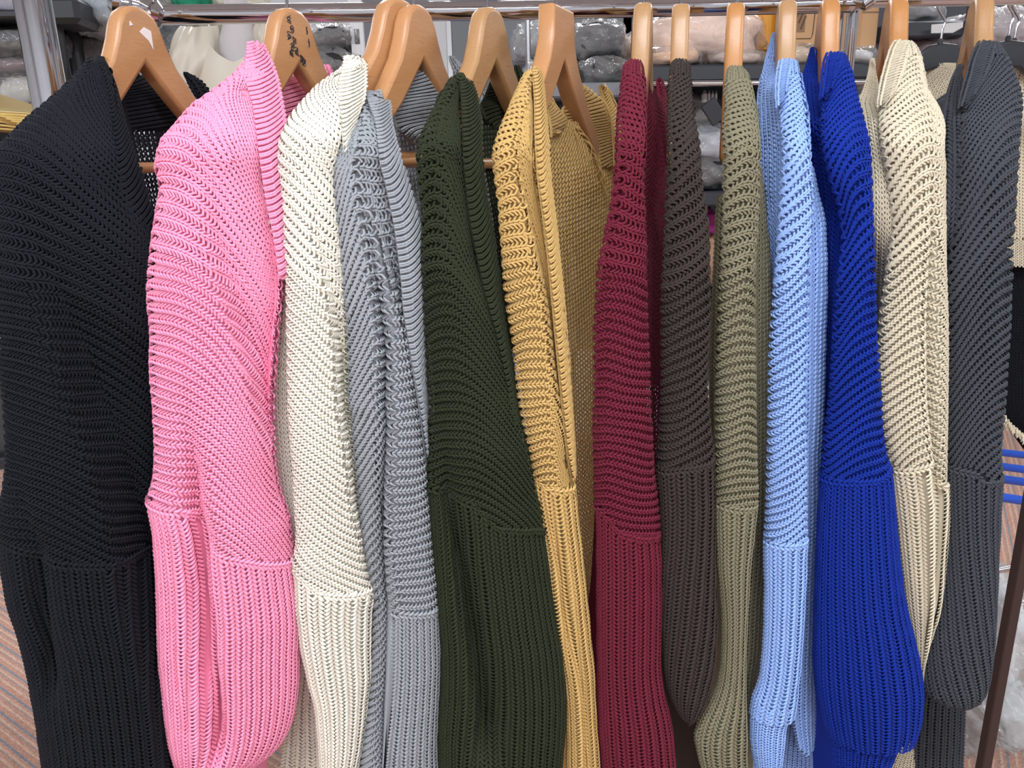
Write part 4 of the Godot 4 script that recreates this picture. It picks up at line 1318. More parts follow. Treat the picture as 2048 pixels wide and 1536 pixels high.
const FRAY := [Vector3(0.1218, 1.4859, 0.0200), Vector3(0.1330, 1.4870, 0.0000), Vector3(0.1461, 1.4952, -0.0300), Vector3(0.1548, 1.4970, -0.0450), Vector3(0.1655, 1.4910, -0.0550), Vector3(0.1773, 1.4838, -0.0700), Vector3(0.1894, 1.4711, -0.0850), Vector3(0.2018, 1.4526, -0.1000), Vector3(0.2109, 1.4308, -0.1100), Vector3(0.2187, 1.4063, -0.1200)]
const CARDIGANS := {
	"black": {"hang": [-0.3572,1.6339,-24], "ridge": [0.1,0.015,0.11,2.4,0.0146,0.0103], "twist": 0,
		"rows": [
			[-0.3863,1.5748,-0.374,1.5746,0.05,0.0088],[-0.3862,1.5623,-0.3678,1.562,0.0699,0.0101],[-0.3895,1.5525,-0.3615,1.552,0.0816,0.0123],[-0.4028,1.5323,-0.3519,1.5313,0.1032,0.0174],
			[-0.4185,1.5136,-0.3445,1.5121,0.1216,0.0227],[-0.4366,1.4901,-0.3376,1.4878,0.1435,0.0283],[-0.4466,1.4736,-0.3305,1.4708,0.1583,0.0321],[-0.4527,1.455,-0.3255,1.4517,0.1663,0.0346],
			[-0.4583,1.4276,-0.3217,1.4237,0.1697,0.0367],[-0.464,1.3787,-0.3083,1.3735,0.1755,0.041],[-0.4661,1.3287,-0.3078,1.3227,0.1813,0.0416],[-0.4682,1.2777,-0.3093,1.2708,0.1872,0.0418],
			[-0.4699,1.2255,-0.315,1.2179,0.193,0.0409],[-0.4753,1.1723,-0.3234,1.164,0.1988,0.0402],[-0.4861,1.13,-0.3309,1.1208,0.2,0.0409],[-0.4983,1.1051,-0.3332,1.0949,0.2,0.0431],
			[-0.5038,1.0643,-0.3387,1.0535,0.2,0.0431],[-0.5077,1.0018,-0.3436,0.99,0.2,0.0429],[-0.5041,0.9419,-0.3457,0.9296,0.2,0.0417],[-0.5064,0.857,-0.3522,0.8436,0.2,0.0407],
			[-0.5131,0.7692,-0.359,0.7545,0.2,0.0407],[-0.5213,0.6929,-0.3662,0.6768,0.2,0.0409]],
		"seam": [[-0.02,15.51],[0.179,15.65],[0.361,15.94],[0.761,16.09],[0.914,16.21]],
		"folds": [
			["r",0.042,0.12,[8.8,0.265],[10.2,0.379],[11.9,0.488],[13.0,0.624],[14.77,0.735],[16.14,0.778],[17.16,0.798],[18.69,0.875],[20.0,0.895]],
			["g",0.018,0.07,[13.53,0.144],[15.58,0.334],[16.6,0.329],[18.13,0.266]]],
		"bands": [
			[[-0.3753,1.5697,0.069,-0.3775,1.5722,0.049],
			[-0.369,1.5606,0.0819,-0.3694,1.5629,0.0619],
			[-0.3567,1.5412,0.104,-0.3562,1.5431,0.084],
			[-0.3456,1.5124,0.1326,-0.3418,1.5136,0.1126],
			[-0.3324,1.4706,0.1703,-0.3228,1.4707,0.1503],
			[-0.3304,1.4519,0.1783,-0.3167,1.4514,0.1583],
			[-0.3306,1.4283,0.1812,-0.3119,1.427,0.1612],
			[-0.3308,1.405,0.184,-0.3071,1.4029,0.164],
			[-0.3313,1.3656,0.1887,-0.3064,1.3624,0.1687]]],
		"cuffs": [
],
		"panels": [
			["collar", "rib", [[-0.3824,1.5669,-0.02,-0.3828,1.569,-0.04],
			[-0.383,1.5565,0.0,-0.3793,1.5634,-0.07],
			[-0.383,1.5457,0.01,-0.3652,1.5552,-0.1],
			[-0.3817,1.5325,0.01,-0.3414,1.5424,-0.13],
			[-0.3802,1.5131,0.01,-0.3375,1.5206,-0.14],
			[-0.3792,1.498,0.01,-0.3399,1.5031,-0.14]]],
			["far_shoulder", "rib", [[-0.349,1.5776,-0.13,-0.3451,1.5775,-0.13],
			[-0.3476,1.5689,-0.13,-0.3385,1.5707,-0.15],
			[-0.3438,1.5582,-0.13,-0.3302,1.5606,-0.16],
			[-0.342,1.5463,-0.14,-0.3252,1.5484,-0.17],
			[-0.3404,1.5239,-0.14,-0.3214,1.5258,-0.18]]],
			["back_panel", "holes", [[-0.3835,1.525,0.0,-0.3388,1.5341,-0.15],
			[-0.3818,1.4767,0.0,-0.3355,1.4784,-0.16],
			[-0.3744,1.4179,0.0,-0.349,1.4117,-0.13],
			[-0.3721,1.3695,0.0,-0.36,1.358,-0.12]]],
			["body_panel", "plain", [[-0.4812,1.4564,0.05,-0.4182,1.4546,0.02],
			[-0.4847,1.4007,0.05,-0.4205,1.3967,0.02],
			[-0.4904,1.2953,0.05,-0.4238,1.2872,0.02],
			[-0.4952,1.2463,0.05,-0.4277,1.2363,0.02],
			[-0.5158,1.1181,0.05,-0.446,1.1029,0.02],
			[-0.5588,0.945,0.05,-0.4631,0.9212,0.02],
			[-0.5676,0.7519,0.05,-0.4663,0.7196,0.02],
			[-0.5944,0.5302,0.05,-0.4875,0.488,0.02]]]]},
	"pink": {"hang": [-0.1807,1.6297,-30], "ridge": [0.1,0.015,0.15,2.6,0.0151,0.0103], "twist": 0,
		"rows": [
			[-0.211,1.5881,-0.204,1.588,0.05,0.0076],[-0.2113,1.5768,-0.2005,1.5766,0.0656,0.0084],[-0.2137,1.5632,-0.1971,1.5629,0.0813,0.0097],[-0.2245,1.5469,-0.1931,1.5464,0.098,0.0131],
			[-0.2415,1.5309,-0.1992,1.5301,0.1133,0.0155],[-0.2621,1.5133,-0.195,1.512,0.1293,0.0211],[-0.2759,1.4936,-0.1923,1.4918,0.1464,0.0248],[-0.2863,1.4794,-0.1911,1.4772,0.1585,0.0274],
			[-0.2903,1.4648,-0.1911,1.4624,0.1658,0.0283],[-0.2925,1.4533,-0.1921,1.4507,0.1672,0.0286],[-0.2898,1.4366,-0.1925,1.4339,0.1692,0.0279],[-0.2948,1.4175,-0.1896,1.4145,0.1715,0.0297],
			[-0.2998,1.3984,-0.1878,1.3949,0.1738,0.0312],[-0.3059,1.3736,-0.1843,1.3695,0.1767,0.0334],[-0.3141,1.3298,-0.1849,1.3249,0.1817,0.0351],[-0.3152,1.2922,-0.1917,1.2871,0.186,0.0338],
			[-0.3199,1.2536,-0.1976,1.2481,0.1903,0.0335],[-0.3212,1.2186,-0.2027,1.2128,0.1942,0.0327],[-0.3241,1.1732,-0.2061,1.1669,0.1991,0.0325],[-0.3308,1.136,-0.2074,1.1289,0.2,0.0338],
			[-0.3411,1.1096,-0.2044,1.1014,0.2,0.0367],[-0.3414,1.0894,-0.1995,1.0806,0.2,0.0379],[-0.3414,1.0719,-0.1992,1.0629,0.2,0.038],[-0.3436,1.0421,-0.199,1.0324,0.2,0.0385],
			[-0.3465,1.0117,-0.1983,1.0014,0.2,0.0393],[-0.3517,0.9687,-0.1987,0.9573,0.2,0.0404],[-0.3577,0.9205,-0.2048,0.9084,0.2,0.0404],[-0.3614,0.8714,-0.211,0.8588,0.2,0.0399],
			[-0.3643,0.8278,-0.2213,0.8152,0.2,0.0382],[-0.3648,0.7965,-0.2364,0.7848,0.2,0.0349],[-0.3638,0.7784,-0.2537,0.7681,0.2,0.0308],[-0.3625,0.7548,-0.2771,0.7467,0.2,0.0252],
			[-0.3632,0.7071,-0.2977,0.7005,0.2,0.0207]],
		"seam": [[0.0,20.0],[0.291,20.12],[0.426,21.17],[0.476,22.31],[0.728,22.73],[0.994,23.24]],
		"folds": [
			["r",0.032,0.1,[11.23,0.484],[13.0,0.496],[14.73,0.657],[16.09,0.798],[16.79,0.837],[18.36,0.95],[20.15,0.951],[22.02,0.981]],
			["g",0.036,0.085,[17.36,0.346],[20.12,0.411],[23.86,0.38],[26.01,0.416],[28.11,0.469]],
			["g",0.006,0.05,[20.12,0.231],[25.34,0.172],[27.44,0.236]]],
		"bands": [
			[[-0.2165,1.5828,0.0667,-0.2034,1.5854,0.0467],
			[-0.2146,1.5722,0.0814,-0.1971,1.5745,0.0614],
			[-0.2137,1.5617,0.0933,-0.1908,1.5638,0.0733],
			[-0.2117,1.5428,0.1126,-0.1823,1.5442,0.0926],
			[-0.2011,1.5139,0.139,-0.1747,1.5148,0.119],
			[-0.1953,1.4888,0.1605,-0.1694,1.4891,0.1405],
			[-0.1907,1.458,0.1783,-0.1671,1.4574,0.1583],
			[-0.1883,1.4204,0.1828,-0.1651,1.4189,0.1628],
			[-0.1837,1.3807,0.1875,-0.167,1.3784,0.1675],
			[-0.1821,1.3405,0.1922,-0.169,1.3371,0.1722]]],
		"cuffs": [
			[[-0.3165,0.7986,-0.2422,0.7918,0.2,0.0227],
			[-0.3253,0.785,-0.2585,0.7788,0.2,0.021],
			[-0.3309,0.7695,-0.281,0.7648,0.2,0.0172],
			[-0.3364,0.7457,-0.2916,0.7414,0.2,0.0161],
			[-0.3457,0.6901,-0.3055,0.686,0.2,0.015]]],
		"panels": [
			["collar", "rib", [[-0.2042,1.5667,0.0,-0.2027,1.5678,-0.01],
			[-0.2028,1.5578,0.0,-0.1952,1.5618,-0.04],
			[-0.2014,1.5494,0.0,-0.1699,1.5584,-0.1],
			[-0.198,1.529,0.01,-0.1662,1.5375,-0.11],
			[-0.1974,1.5008,0.01,-0.1725,1.5059,-0.11],
			[-0.1975,1.4663,0.01,-0.1744,1.4671,-0.1]]],
			["far_shoulder", "rib", [[-0.1643,1.5827,-0.12,-0.1605,1.5838,-0.13],
			[-0.1681,1.5697,-0.12,-0.1544,1.5716,-0.14],
			[-0.1818,1.5472,-0.11,-0.1543,1.5492,-0.14]]],
			["body_panel", "plain", [[-0.3136,1.4632,0.05,-0.2435,1.4616,0.02],
			[-0.318,1.4071,0.05,-0.2466,1.4033,0.02],
			[-0.3318,1.3013,0.05,-0.2583,1.2933,0.02],
			[-0.3416,1.2396,0.05,-0.2671,1.2293,0.02],
			[-0.3587,1.1095,0.05,-0.2817,1.0939,0.02],
			[-0.3803,0.9326,0.05,-0.2754,0.9082,0.02],
			[-0.4031,0.7377,0.05,-0.2932,0.7047,0.02],
			[-0.4566,0.5157,0.05,-0.3423,0.4727,0.02]]]]},
	"white": {"hang": [-0.0557,1.639,-38], "ridge": [0.0,0.02,0.065,1.2,0.014,0.0098], "twist": 0,
		"rows": [
			[-0.1091,1.571,-0.1006,1.5709,0.05,0.0079],[-0.1123,1.5575,-0.0948,1.5572,0.0724,0.0099],[-0.1246,1.5446,-0.1117,1.5444,0.0891,0.0089],[-0.1389,1.5312,-0.1124,1.5307,0.1049,0.012],
			[-0.1525,1.514,-0.1103,1.5131,0.1238,0.0155],[-0.1637,1.4963,-0.1104,1.4952,0.1423,0.018],[-0.1688,1.4766,-0.112,1.4753,0.1621,0.0188],[-0.1705,1.4619,-0.1162,1.4606,0.1664,0.0182],
			[-0.1706,1.4427,-0.1217,1.4415,0.1687,0.017],[-0.1695,1.4184,-0.1209,1.417,0.1715,0.0169],[-0.1709,1.3944,-0.12,1.3928,0.1743,0.0175],[-0.1722,1.3595,-0.1184,1.3576,0.1784,0.0181],
			[-0.1735,1.3246,-0.1182,1.3225,0.1823,0.0184],[-0.1761,1.2865,-0.1178,1.2841,0.1866,0.0191],[-0.1787,1.2474,-0.1194,1.2447,0.1909,0.0193],[-0.1811,1.2119,-0.1209,1.2089,0.1948,0.0195],
			[-0.1821,1.1928,-0.1211,1.1897,0.1968,0.0197],[-0.1828,1.1381,-0.1188,1.1345,0.2,0.0204],[-0.185,1.0943,-0.1185,1.0902,0.2,0.021],[-0.1866,1.0676,-0.1178,1.0632,0.2,0.0215],
			[-0.189,1.0436,-0.118,1.039,0.2,0.022],[-0.1963,1.026,-0.1166,1.0206,0.2,0.0239],[-0.1955,1.012,-0.116,1.0065,0.2,0.0239],[-0.1951,0.9992,-0.1147,0.9936,0.2,0.0241],
			[-0.1965,0.9858,-0.1123,0.9798,0.2,0.0249],[-0.1974,0.9703,-0.1158,0.9644,0.2,0.0244],[-0.1968,0.9247,-0.121,0.9188,0.2,0.0231],[-0.1936,0.8747,-0.1241,0.869,0.2,0.0216],
			[-0.1893,0.8401,-0.1297,0.835,0.2,0.0194],[-0.1894,0.787,-0.1386,0.7824,0.2,0.0174],[-0.1915,0.7385,-0.1497,0.7345,0.2,0.0154],[-0.1926,0.6588,-0.1666,0.6561,0.2,0.0119]],
		"seam": [[-0.015,21.32],[0.321,23.24],[0.706,23.57],[1.022,23.76]],
		"folds": [
			["r",0.022,0.05,[10.36,0.582],[12.0,0.704],[13.66,0.798],[14.79,0.806],[16.51,0.856],[18.0,0.877],[19.62,0.942]]],
		"bands": [
			[[-0.1132,1.5668,0.0674,-0.1,1.5691,0.0474],
			[-0.1124,1.561,0.0773,-0.0914,1.563,0.0573],
			[-0.1136,1.5449,0.099,-0.0888,1.5466,0.079],
			[-0.1152,1.5226,0.1248,-0.089,1.5237,0.1048],
			[-0.1127,1.5097,0.1386,-0.0928,1.5106,0.1186],
			[-0.1098,1.492,0.1569,-0.0979,1.4927,0.1369],
			[-0.1075,1.4719,0.177,-0.1023,1.4722,0.157],
			[-0.1081,1.4525,0.1793,-0.1062,1.4524,0.1593]]],
		"cuffs": [
],
		"panels": [
			["body_panel", "rib", [[-0.188,1.4076,0.13,-0.1504,1.4076,0.15],
			[-0.2005,1.3115,0.14,-0.1578,1.3133,0.16],
			[-0.2116,1.1996,0.15,-0.1851,1.2014,0.16],
			[-0.2109,1.0813,0.16,-0.186,1.0843,0.17],
			[-0.2056,1.01,0.16,-0.1826,1.0193,0.18],
			[-0.2175,0.9126,0.11,-0.1798,0.9285,0.14],
			[-0.2274,0.8443,0.1,-0.1729,0.8677,0.14],
			[-0.2474,0.7637,0.1,-0.1797,0.7893,0.14],
			[-0.2709,0.6548,0.1,-0.1759,0.6822,0.14],
			[-0.2885,0.5674,0.1,-0.1831,0.597,0.14]]],
			["body_panel", "plain", [[-0.1935,1.4658,0.05,-0.1363,1.4647,0.02],
			[-0.1946,1.4092,0.05,-0.143,1.4062,0.02],
			[-0.2014,1.3024,0.05,-0.1421,1.2953,0.02],
			[-0.2074,1.2338,0.05,-0.1439,1.2239,0.02],
			[-0.2158,1.1017,0.05,-0.1469,1.0866,0.02],
			[-0.2423,0.923,0.05,-0.1304,0.8981,0.02],
			[-0.2336,0.7232,0.05,-0.1503,0.6924,0.02],
			[-0.2414,0.4931,0.05,-0.1911,0.4568,0.02]]]]},
	"grey": {"hang": [-0.034,1.6318,-30], "ridge": [0.42,0.055,0.0,1.0,0.0146,0.0103], "twist": 0,
		"rows": [
			[-0.0772,1.5354,-0.0713,1.5353,0.05,0.0073],[-0.0867,1.5239,-0.0703,1.5236,0.0754,0.0097],[-0.0948,1.5127,-0.0874,1.5126,0.0956,0.0077],[-0.0985,1.4986,-0.0815,1.4983,0.1184,0.0098],
			[-0.1065,1.48,-0.0756,1.4793,0.1465,0.013],[-0.1119,1.4654,-0.0724,1.4644,0.1652,0.0149],[-0.1173,1.4463,-0.0715,1.4451,0.1675,0.0163],[-0.1174,1.4169,-0.0672,1.4155,0.171,0.0173],
			[-0.1157,1.3901,-0.0626,1.3885,0.174,0.0179],[-0.1143,1.3574,-0.0593,1.3555,0.1778,0.0184],[-0.1135,1.317,-0.0554,1.3148,0.1823,0.0191],[-0.1135,1.2705,-0.0516,1.2679,0.1875,0.0199],
			[-0.1172,1.2086,-0.0503,1.2053,0.1942,0.0211],[-0.1153,1.1892,-0.0476,1.1858,0.1962,0.0212],[-0.1154,1.1426,-0.0452,1.1387,0.2,0.0218],[-0.1152,1.09,-0.0443,1.0857,0.2,0.0219],
			[-0.1148,1.045,-0.0423,1.0403,0.2,0.0223],[-0.1114,1.0075,-0.0409,1.0027,0.2,0.0219],[-0.1087,0.9665,-0.039,0.9614,0.2,0.0217],[-0.1119,0.9309,-0.0392,0.9253,0.2,0.0224],
			[-0.117,0.885,-0.0404,0.8789,0.2,0.0233],[-0.1244,0.8345,-0.0448,0.8277,0.2,0.0239],[-0.1344,0.782,-0.0494,0.7743,0.2,0.0251],[-0.1418,0.7337,-0.0513,0.7251,0.2,0.0263],
			[-0.1523,0.6547,-0.0536,0.6445,0.2,0.0282]],
		"seam": [[-0.091,24.0],[0.255,24.0],[0.109,18.13],[0.403,18.09],[1.017,18.28]],
		"folds": [
			["g",0.028,0.075,[7.53,0.546],[9.53,0.56],[11.13,0.578],[12.0,0.534],[14.72,0.354],[17.62,0.198],[21.05,0.216],[23.0,0.31]],
			["r",0.02,0.05,[5.92,0.581],[7.91,0.694],[9.24,0.749],[10.44,0.891],[11.13,0.959]]],
		"bands": [
			[[-0.0907,1.5294,0.0742,-0.0727,1.5307,0.0542],
			[-0.0872,1.517,0.0985,-0.0645,1.518,0.0785],
			[-0.0781,1.4948,0.1346,-0.0607,1.4955,0.1146],
			[-0.0724,1.4594,0.1778,-0.0523,1.4591,0.1578],
			[-0.0682,1.4358,0.1806,-0.0464,1.4348,0.1606],
			[-0.0633,1.4064,0.1841,-0.0387,1.4046,0.1641],
			[-0.0603,1.3818,0.1869,-0.0337,1.3792,0.1669],
			[-0.0572,1.3359,0.1922,-0.0309,1.3321,0.1722],
			[-0.0558,1.2944,0.1968,-0.0337,1.2896,0.1768],
			[-0.0469,1.2088,0.2062,-0.0377,1.2022,0.1862],
			[-0.0419,1.1432,0.212,-0.0385,1.1352,0.192]]],
		"cuffs": [
],
		"panels": [
			["collar", "rib", [[-0.0264,1.5694,-0.02,-0.0218,1.5705,-0.03],
			[-0.0398,1.555,0.0,-0.0077,1.5586,-0.04],
			[-0.0572,1.5344,0.02,0.0039,1.5392,-0.05],
			[-0.0649,1.5203,0.04,0.0033,1.5254,-0.05],
			[-0.0657,1.501,0.04,-0.0105,1.5039,-0.04],
			[-0.0577,1.49,0.03,-0.0221,1.4913,-0.02],
			[-0.0431,1.4798,0.0,-0.0321,1.4795,0.0]]],
			["far_shoulder", "rib", [[0.0044,1.5918,-0.13,0.0098,1.5918,-0.13],
			[0.0077,1.5773,-0.13,0.0231,1.5793,-0.15],
			[0.0186,1.5589,-0.14,0.0461,1.5613,-0.17],
			[0.0319,1.5399,-0.15,0.0558,1.5419,-0.18],
			[0.0379,1.5133,-0.15,0.0494,1.5141,-0.17]]],
			["back_panel", "holes", [[-0.0637,1.5185,0.0,-0.0166,1.523,-0.08],
			[-0.0632,1.4809,0.0,0.0012,1.4829,-0.12],
			[-0.0555,1.4088,0.0,-0.0026,1.4022,-0.12],
			[-0.041,1.3334,0.0,-0.003,1.3179,-0.12]]],
			["body_panel", "plain", [[-0.1303,1.4586,0.05,-0.0845,1.4577,0.02],
			[-0.1338,1.4016,0.05,-0.0779,1.3983,0.02],
			[-0.1314,1.2936,0.05,-0.0667,1.286,0.02],
			[-0.1328,1.2306,0.05,-0.0628,1.2204,0.02],
			[-0.1359,1.0974,0.05,-0.0569,1.0817,0.02],
			[-0.1414,0.916,0.05,-0.0395,0.8918,0.02],
			[-0.1591,0.7168,0.05,-0.0438,0.6833,0.02],
			[-0.1878,0.4875,0.05,-0.0591,0.443,0.02]]]]},
	"green": {"hang": [0.0525,1.6281,-30], "ridge": [0.35,0.015,0.1,2.0,0.0151,0.0103], "twist": 0,
		"rows": [
			[0.0096,1.5511,0.0229,1.5508,0.05,0.009],[0.0064,1.5432,0.0245,1.5429,0.0649,0.0101],[0.0014,1.5346,0.0183,1.5343,0.0788,0.0098],[-0.008,1.5178,0.015,1.5173,0.1022,0.0112],
			[-0.0166,1.4985,0.0138,1.4979,0.1263,0.0128],[-0.0255,1.4806,0.0138,1.4798,0.1475,0.0148],[-0.03,1.4634,0.0133,1.4624,0.1652,0.0157],[-0.0308,1.449,0.0132,1.4479,0.1669,0.0159],
			[-0.0297,1.4194,0.015,1.4182,0.1704,0.0161],[-0.0293,1.3874,0.0178,1.386,0.174,0.0166],[-0.0316,1.3546,0.0206,1.3528,0.1778,0.0177],[-0.0319,1.3191,0.0308,1.3168,0.1817,0.0201],
			[-0.0319,1.267,0.0439,1.2638,0.1875,0.0231],[-0.0318,1.2275,0.0523,1.2235,0.1917,0.0249],[-0.0308,1.2044,0.0586,1.2,0.1942,0.0261],[-0.0334,1.1767,0.0633,1.1717,0.1971,0.0277],
			[-0.0364,1.1499,0.0713,1.1441,0.1999,0.0302],[-0.0388,1.106,0.0784,1.0992,0.2,0.0324],[-0.0388,1.0854,0.0843,1.0779,0.2,0.0337],[-0.0381,1.0551,0.0873,1.0471,0.2,0.0342],
			[-0.0381,1.0337,0.0893,1.0254,0.2,0.0347],[-0.0369,1.0024,0.093,0.9935,0.2,0.0352],[-0.0358,0.9452,0.1001,0.9352,0.2,0.0366],[-0.0349,0.9053,0.1057,0.8943,0.2,0.0376],
			[-0.0379,0.8443,0.1102,0.8318,0.2,0.0393],[-0.0436,0.7922,0.1092,0.7786,0.2,0.0404],[-0.0454,0.7561,0.1064,0.7421,0.2,0.0402],[-0.047,0.7246,0.1042,0.7102,0.2,0.04],
			[-0.0485,0.6439,0.0997,0.6286,0.2,0.0393]],
		"seam": [[0.005,16.95],[0.165,17.06],[0.401,17.35],[0.454,17.88],[0.569,18.49],[0.904,18.8],[0.986,19.03]],
		"folds": [
			["r",0.034,0.09,[5.88,0.847],[8.0,0.947],[10.28,1.061],[11.26,1.007],[12.21,0.989],[13.57,1.003]],
			["g",0.036,0.1,[15.62,0.142],[17.82,0.189],[21.14,0.258],[23.18,0.303],[24.66,0.364]]],
		"bands": [
			[[0.0129,1.5406,0.0791,0.0275,1.5423,0.0591],
			[0.0144,1.5215,0.1074,0.0326,1.5228,0.0874],
			[0.014,1.4924,0.1441,0.0346,1.493,0.1241],
			[0.0135,1.4548,0.1781,0.0324,1.4545,0.1581],
			[0.0144,1.4286,0.1812,0.034,1.4276,0.1612],
			[0.0169,1.394,0.1852,0.039,1.392,0.1652],
			[0.0207,1.369,0.1881,0.0422,1.3663,0.1681],
			[0.0264,1.3365,0.1918,0.0464,1.333,0.1718],
			[0.0309,1.3109,0.1946,0.0481,1.3068,0.1746],
			[0.0419,1.2586,0.2003,0.055,1.2533,0.1803],
			[0.055,1.1707,0.2097,0.0676,1.163,0.1897]]],
		"cuffs": [
],
		"panels": [
			["collar", "rib", [[0.0628,1.5655,-0.06,0.0686,1.5665,-0.07],
			[0.0554,1.5496,-0.05,0.0862,1.5539,-0.1],
			[0.0462,1.5302,-0.03,0.0928,1.5364,-0.12],
			[0.0395,1.5165,0.0,0.0874,1.5222,-0.1],
			[0.0439,1.5019,0.0,0.0822,1.5063,-0.1],
			[0.0594,1.4927,-0.04,0.0738,1.4941,-0.08]]],
			["far_shoulder", "rib", [[0.0932,1.579,-0.13,0.098,1.579,-0.13],
			[0.0941,1.5598,-0.13,0.107,1.5616,-0.15],
			[0.0866,1.5373,-0.13,0.1066,1.5385,-0.15]]],
			["back_panel", "holes", [[0.0405,1.5107,0.0,0.0923,1.517,-0.12],
			[0.0404,1.4547,0.0,0.09,1.4541,-0.11],
			[0.0503,1.3747,0.0,0.0914,1.3653,-0.11],
			[0.057,1.2778,0.0,0.0881,1.2597,-0.1],
			[0.0651,1.2101,0.0,0.09,1.1853,-0.1]]],
			["body_panel", "plain", [[-0.0348,1.4563,0.05,0.0157,1.4552,0.02],
			[-0.034,1.3987,0.05,0.0193,1.3955,0.02],
			[-0.0363,1.2899,0.05,0.0383,1.282,0.02],
			[-0.0355,1.2263,0.05,0.0531,1.2153,0.02],
			[-0.0246,1.0913,0.05,0.068,1.0749,0.02],
			[-0.0263,0.908,0.05,0.0968,0.8823,0.02],
			[-0.0222,0.705,0.05,0.1077,0.6702,0.02],
			[-0.0369,0.4716,0.05,0.0999,0.4262,0.02]]]]},
	"yellow": {"hang": [0.135,1.6288,-28], "ridge": [0.5,0.01,0.11,1.8,0.014,0.0098], "twist": 0,
		"rows": [
			[0.0989,1.5565,0.1064,1.5564,0.05,0.0077],[0.0943,1.5487,0.1085,1.5485,0.0634,0.0092],[0.0882,1.5414,0.0995,1.5412,0.0743,0.0086],[0.0782,1.5238,0.0956,1.5235,0.0963,0.0099],
			[0.0698,1.5076,0.095,1.5071,0.1145,0.0117],[0.0585,1.4868,0.0922,1.486,0.1367,0.0136],[0.0517,1.4717,0.0898,1.4709,0.1519,0.0146],[0.0479,1.4566,0.0882,1.4556,0.1652,0.0151],
			[0.0487,1.4369,0.0886,1.4359,0.1675,0.015],[0.0515,1.412,0.0916,1.4109,0.1704,0.015],[0.0525,1.3823,0.0961,1.3809,0.1738,0.0158],[0.0537,1.3553,0.0997,1.3537,0.1768,0.0164],
			[0.0543,1.3285,0.1055,1.3266,0.1798,0.0175],[0.0575,1.2949,0.1123,1.2927,0.1834,0.0183],[0.0618,1.2629,0.1149,1.2606,0.1869,0.0179],[0.0637,1.2361,0.117,1.2336,0.1897,0.018],
			[0.0653,1.1995,0.1179,1.1969,0.1936,0.0178],[0.07,1.1712,0.1174,1.1687,0.1965,0.0167],[0.0757,1.1379,0.1161,1.1357,0.1999,0.0151],[0.0792,1.1173,0.1183,1.1151,0.2,0.0148],
			[0.0812,1.099,0.121,1.0967,0.2,0.015],[0.0847,1.0692,0.1238,1.0668,0.2,0.0148],[0.0921,1.013,0.1295,1.0105,0.2,0.0144],[0.0972,0.9515,0.1355,0.9487,0.2,0.0146],
			[0.1028,0.9015,0.1398,0.8986,0.2,0.0143],[0.1109,0.8511,0.1448,0.8483,0.2,0.0136],[0.1144,0.8141,0.1462,0.8114,0.2,0.0132],[0.116,0.7593,0.1496,0.7562,0.2,0.0136],
			[0.1158,0.7091,0.1531,0.7055,0.2,0.0144],[0.1167,0.6268,0.1568,0.6227,0.2,0.015]],
		"seam": [[-0.005,19.1],[0.199,19.87],[0.638,20.04],[0.995,20.08]],
		"folds": [
			["r",0.02,0.09,[5.52,0.425],[7.92,0.467],[9.33,0.531],[10.75,0.634],[12.0,0.66],[13.17,0.631],[15.0,0.629],[16.0,0.709],[17.5,0.821],[18.65,0.954]],
			["g",0.012,0.1,[20.58,0.467],[22.77,0.379],[24.37,0.507],[26.32,0.57],[28.0,0.545]]],
		"bands": [
			[[0.0973,1.5519,0.0674,0.1075,1.554,0.0474],
			[0.0958,1.5443,0.0802,0.11,1.5461,0.0602],
			[0.0943,1.5174,0.1142,0.1085,1.5187,0.0942],
			[0.0898,1.4777,0.1567,0.1056,1.4781,0.1367],
			[0.0895,1.4315,0.18,0.1048,1.4307,0.16],
			[0.0952,1.3768,0.1863,0.1099,1.3746,0.1663],
			[0.0982,1.3416,0.1903,0.1128,1.3385,0.1703],
			[0.1011,1.3028,0.1946,0.1158,1.2987,0.1746],
			[0.1057,1.2373,0.2017,0.1199,1.2314,0.1817],
			[0.1085,1.201,0.2056,0.1219,1.1942,0.1856],
			[0.1128,1.145,0.2114,0.1242,1.1368,0.1914],
			[0.1187,1.1062,0.212,0.1252,1.0973,0.192]]],
		"cuffs": [
],
		"panels": [
			["collar", "rib", [[0.1742,1.5442,-0.08,0.1819,1.5449,-0.09],
			[0.1598,1.5273,-0.06,0.2126,1.5316,-0.13],
			[0.145,1.5128,-0.04,0.2231,1.5175,-0.14],
			[0.1522,1.4991,-0.05,0.2296,1.5025,-0.15],
			[0.1792,1.4747,-0.09,0.2348,1.4752,-0.16],
			[0.2056,1.439,-0.12,0.2367,1.438,-0.16]]],
			["collar", "rib", [[0.1156,1.5275,0.03,0.118,1.5275,0.03],
			[0.1166,1.5129,0.03,0.132,1.5146,0.0],
			[0.1183,1.4998,0.03,0.1487,1.5024,-0.03],
			[0.12,1.4884,0.03,0.1555,1.491,-0.05],
			[0.1205,1.4804,0.03,0.1407,1.4816,-0.02]]],
			["front_band", "rib", [[0.2136,1.5522,-0.14,0.2186,1.5521,-0.14],
			[0.2207,1.533,-0.15,0.2362,1.5342,-0.17],
			[0.2272,1.4996,-0.16,0.2526,1.5004,-0.19],
			[0.2377,1.3932,-0.17,0.2556,1.3918,-0.19],
			[0.2382,1.3415,-0.17,0.2532,1.3393,-0.19]]],
			["back_panel", "holes", [[0.1213,1.4997,0.01,0.2056,1.5053,-0.13],
			[0.1236,1.4346,0.01,0.2388,1.4293,-0.17],
			[0.1264,1.3416,0.01,0.2384,1.3189,-0.17],
			[0.1344,1.2094,0.01,0.236,1.1671,-0.15],
			[0.1423,1.0708,0.02,0.2279,1.0093,-0.13],
			[0.1578,0.8838,0.03,0.2157,0.8054,-0.1],
			[0.1634,0.7669,0.04,0.2128,0.6793,-0.08]]],
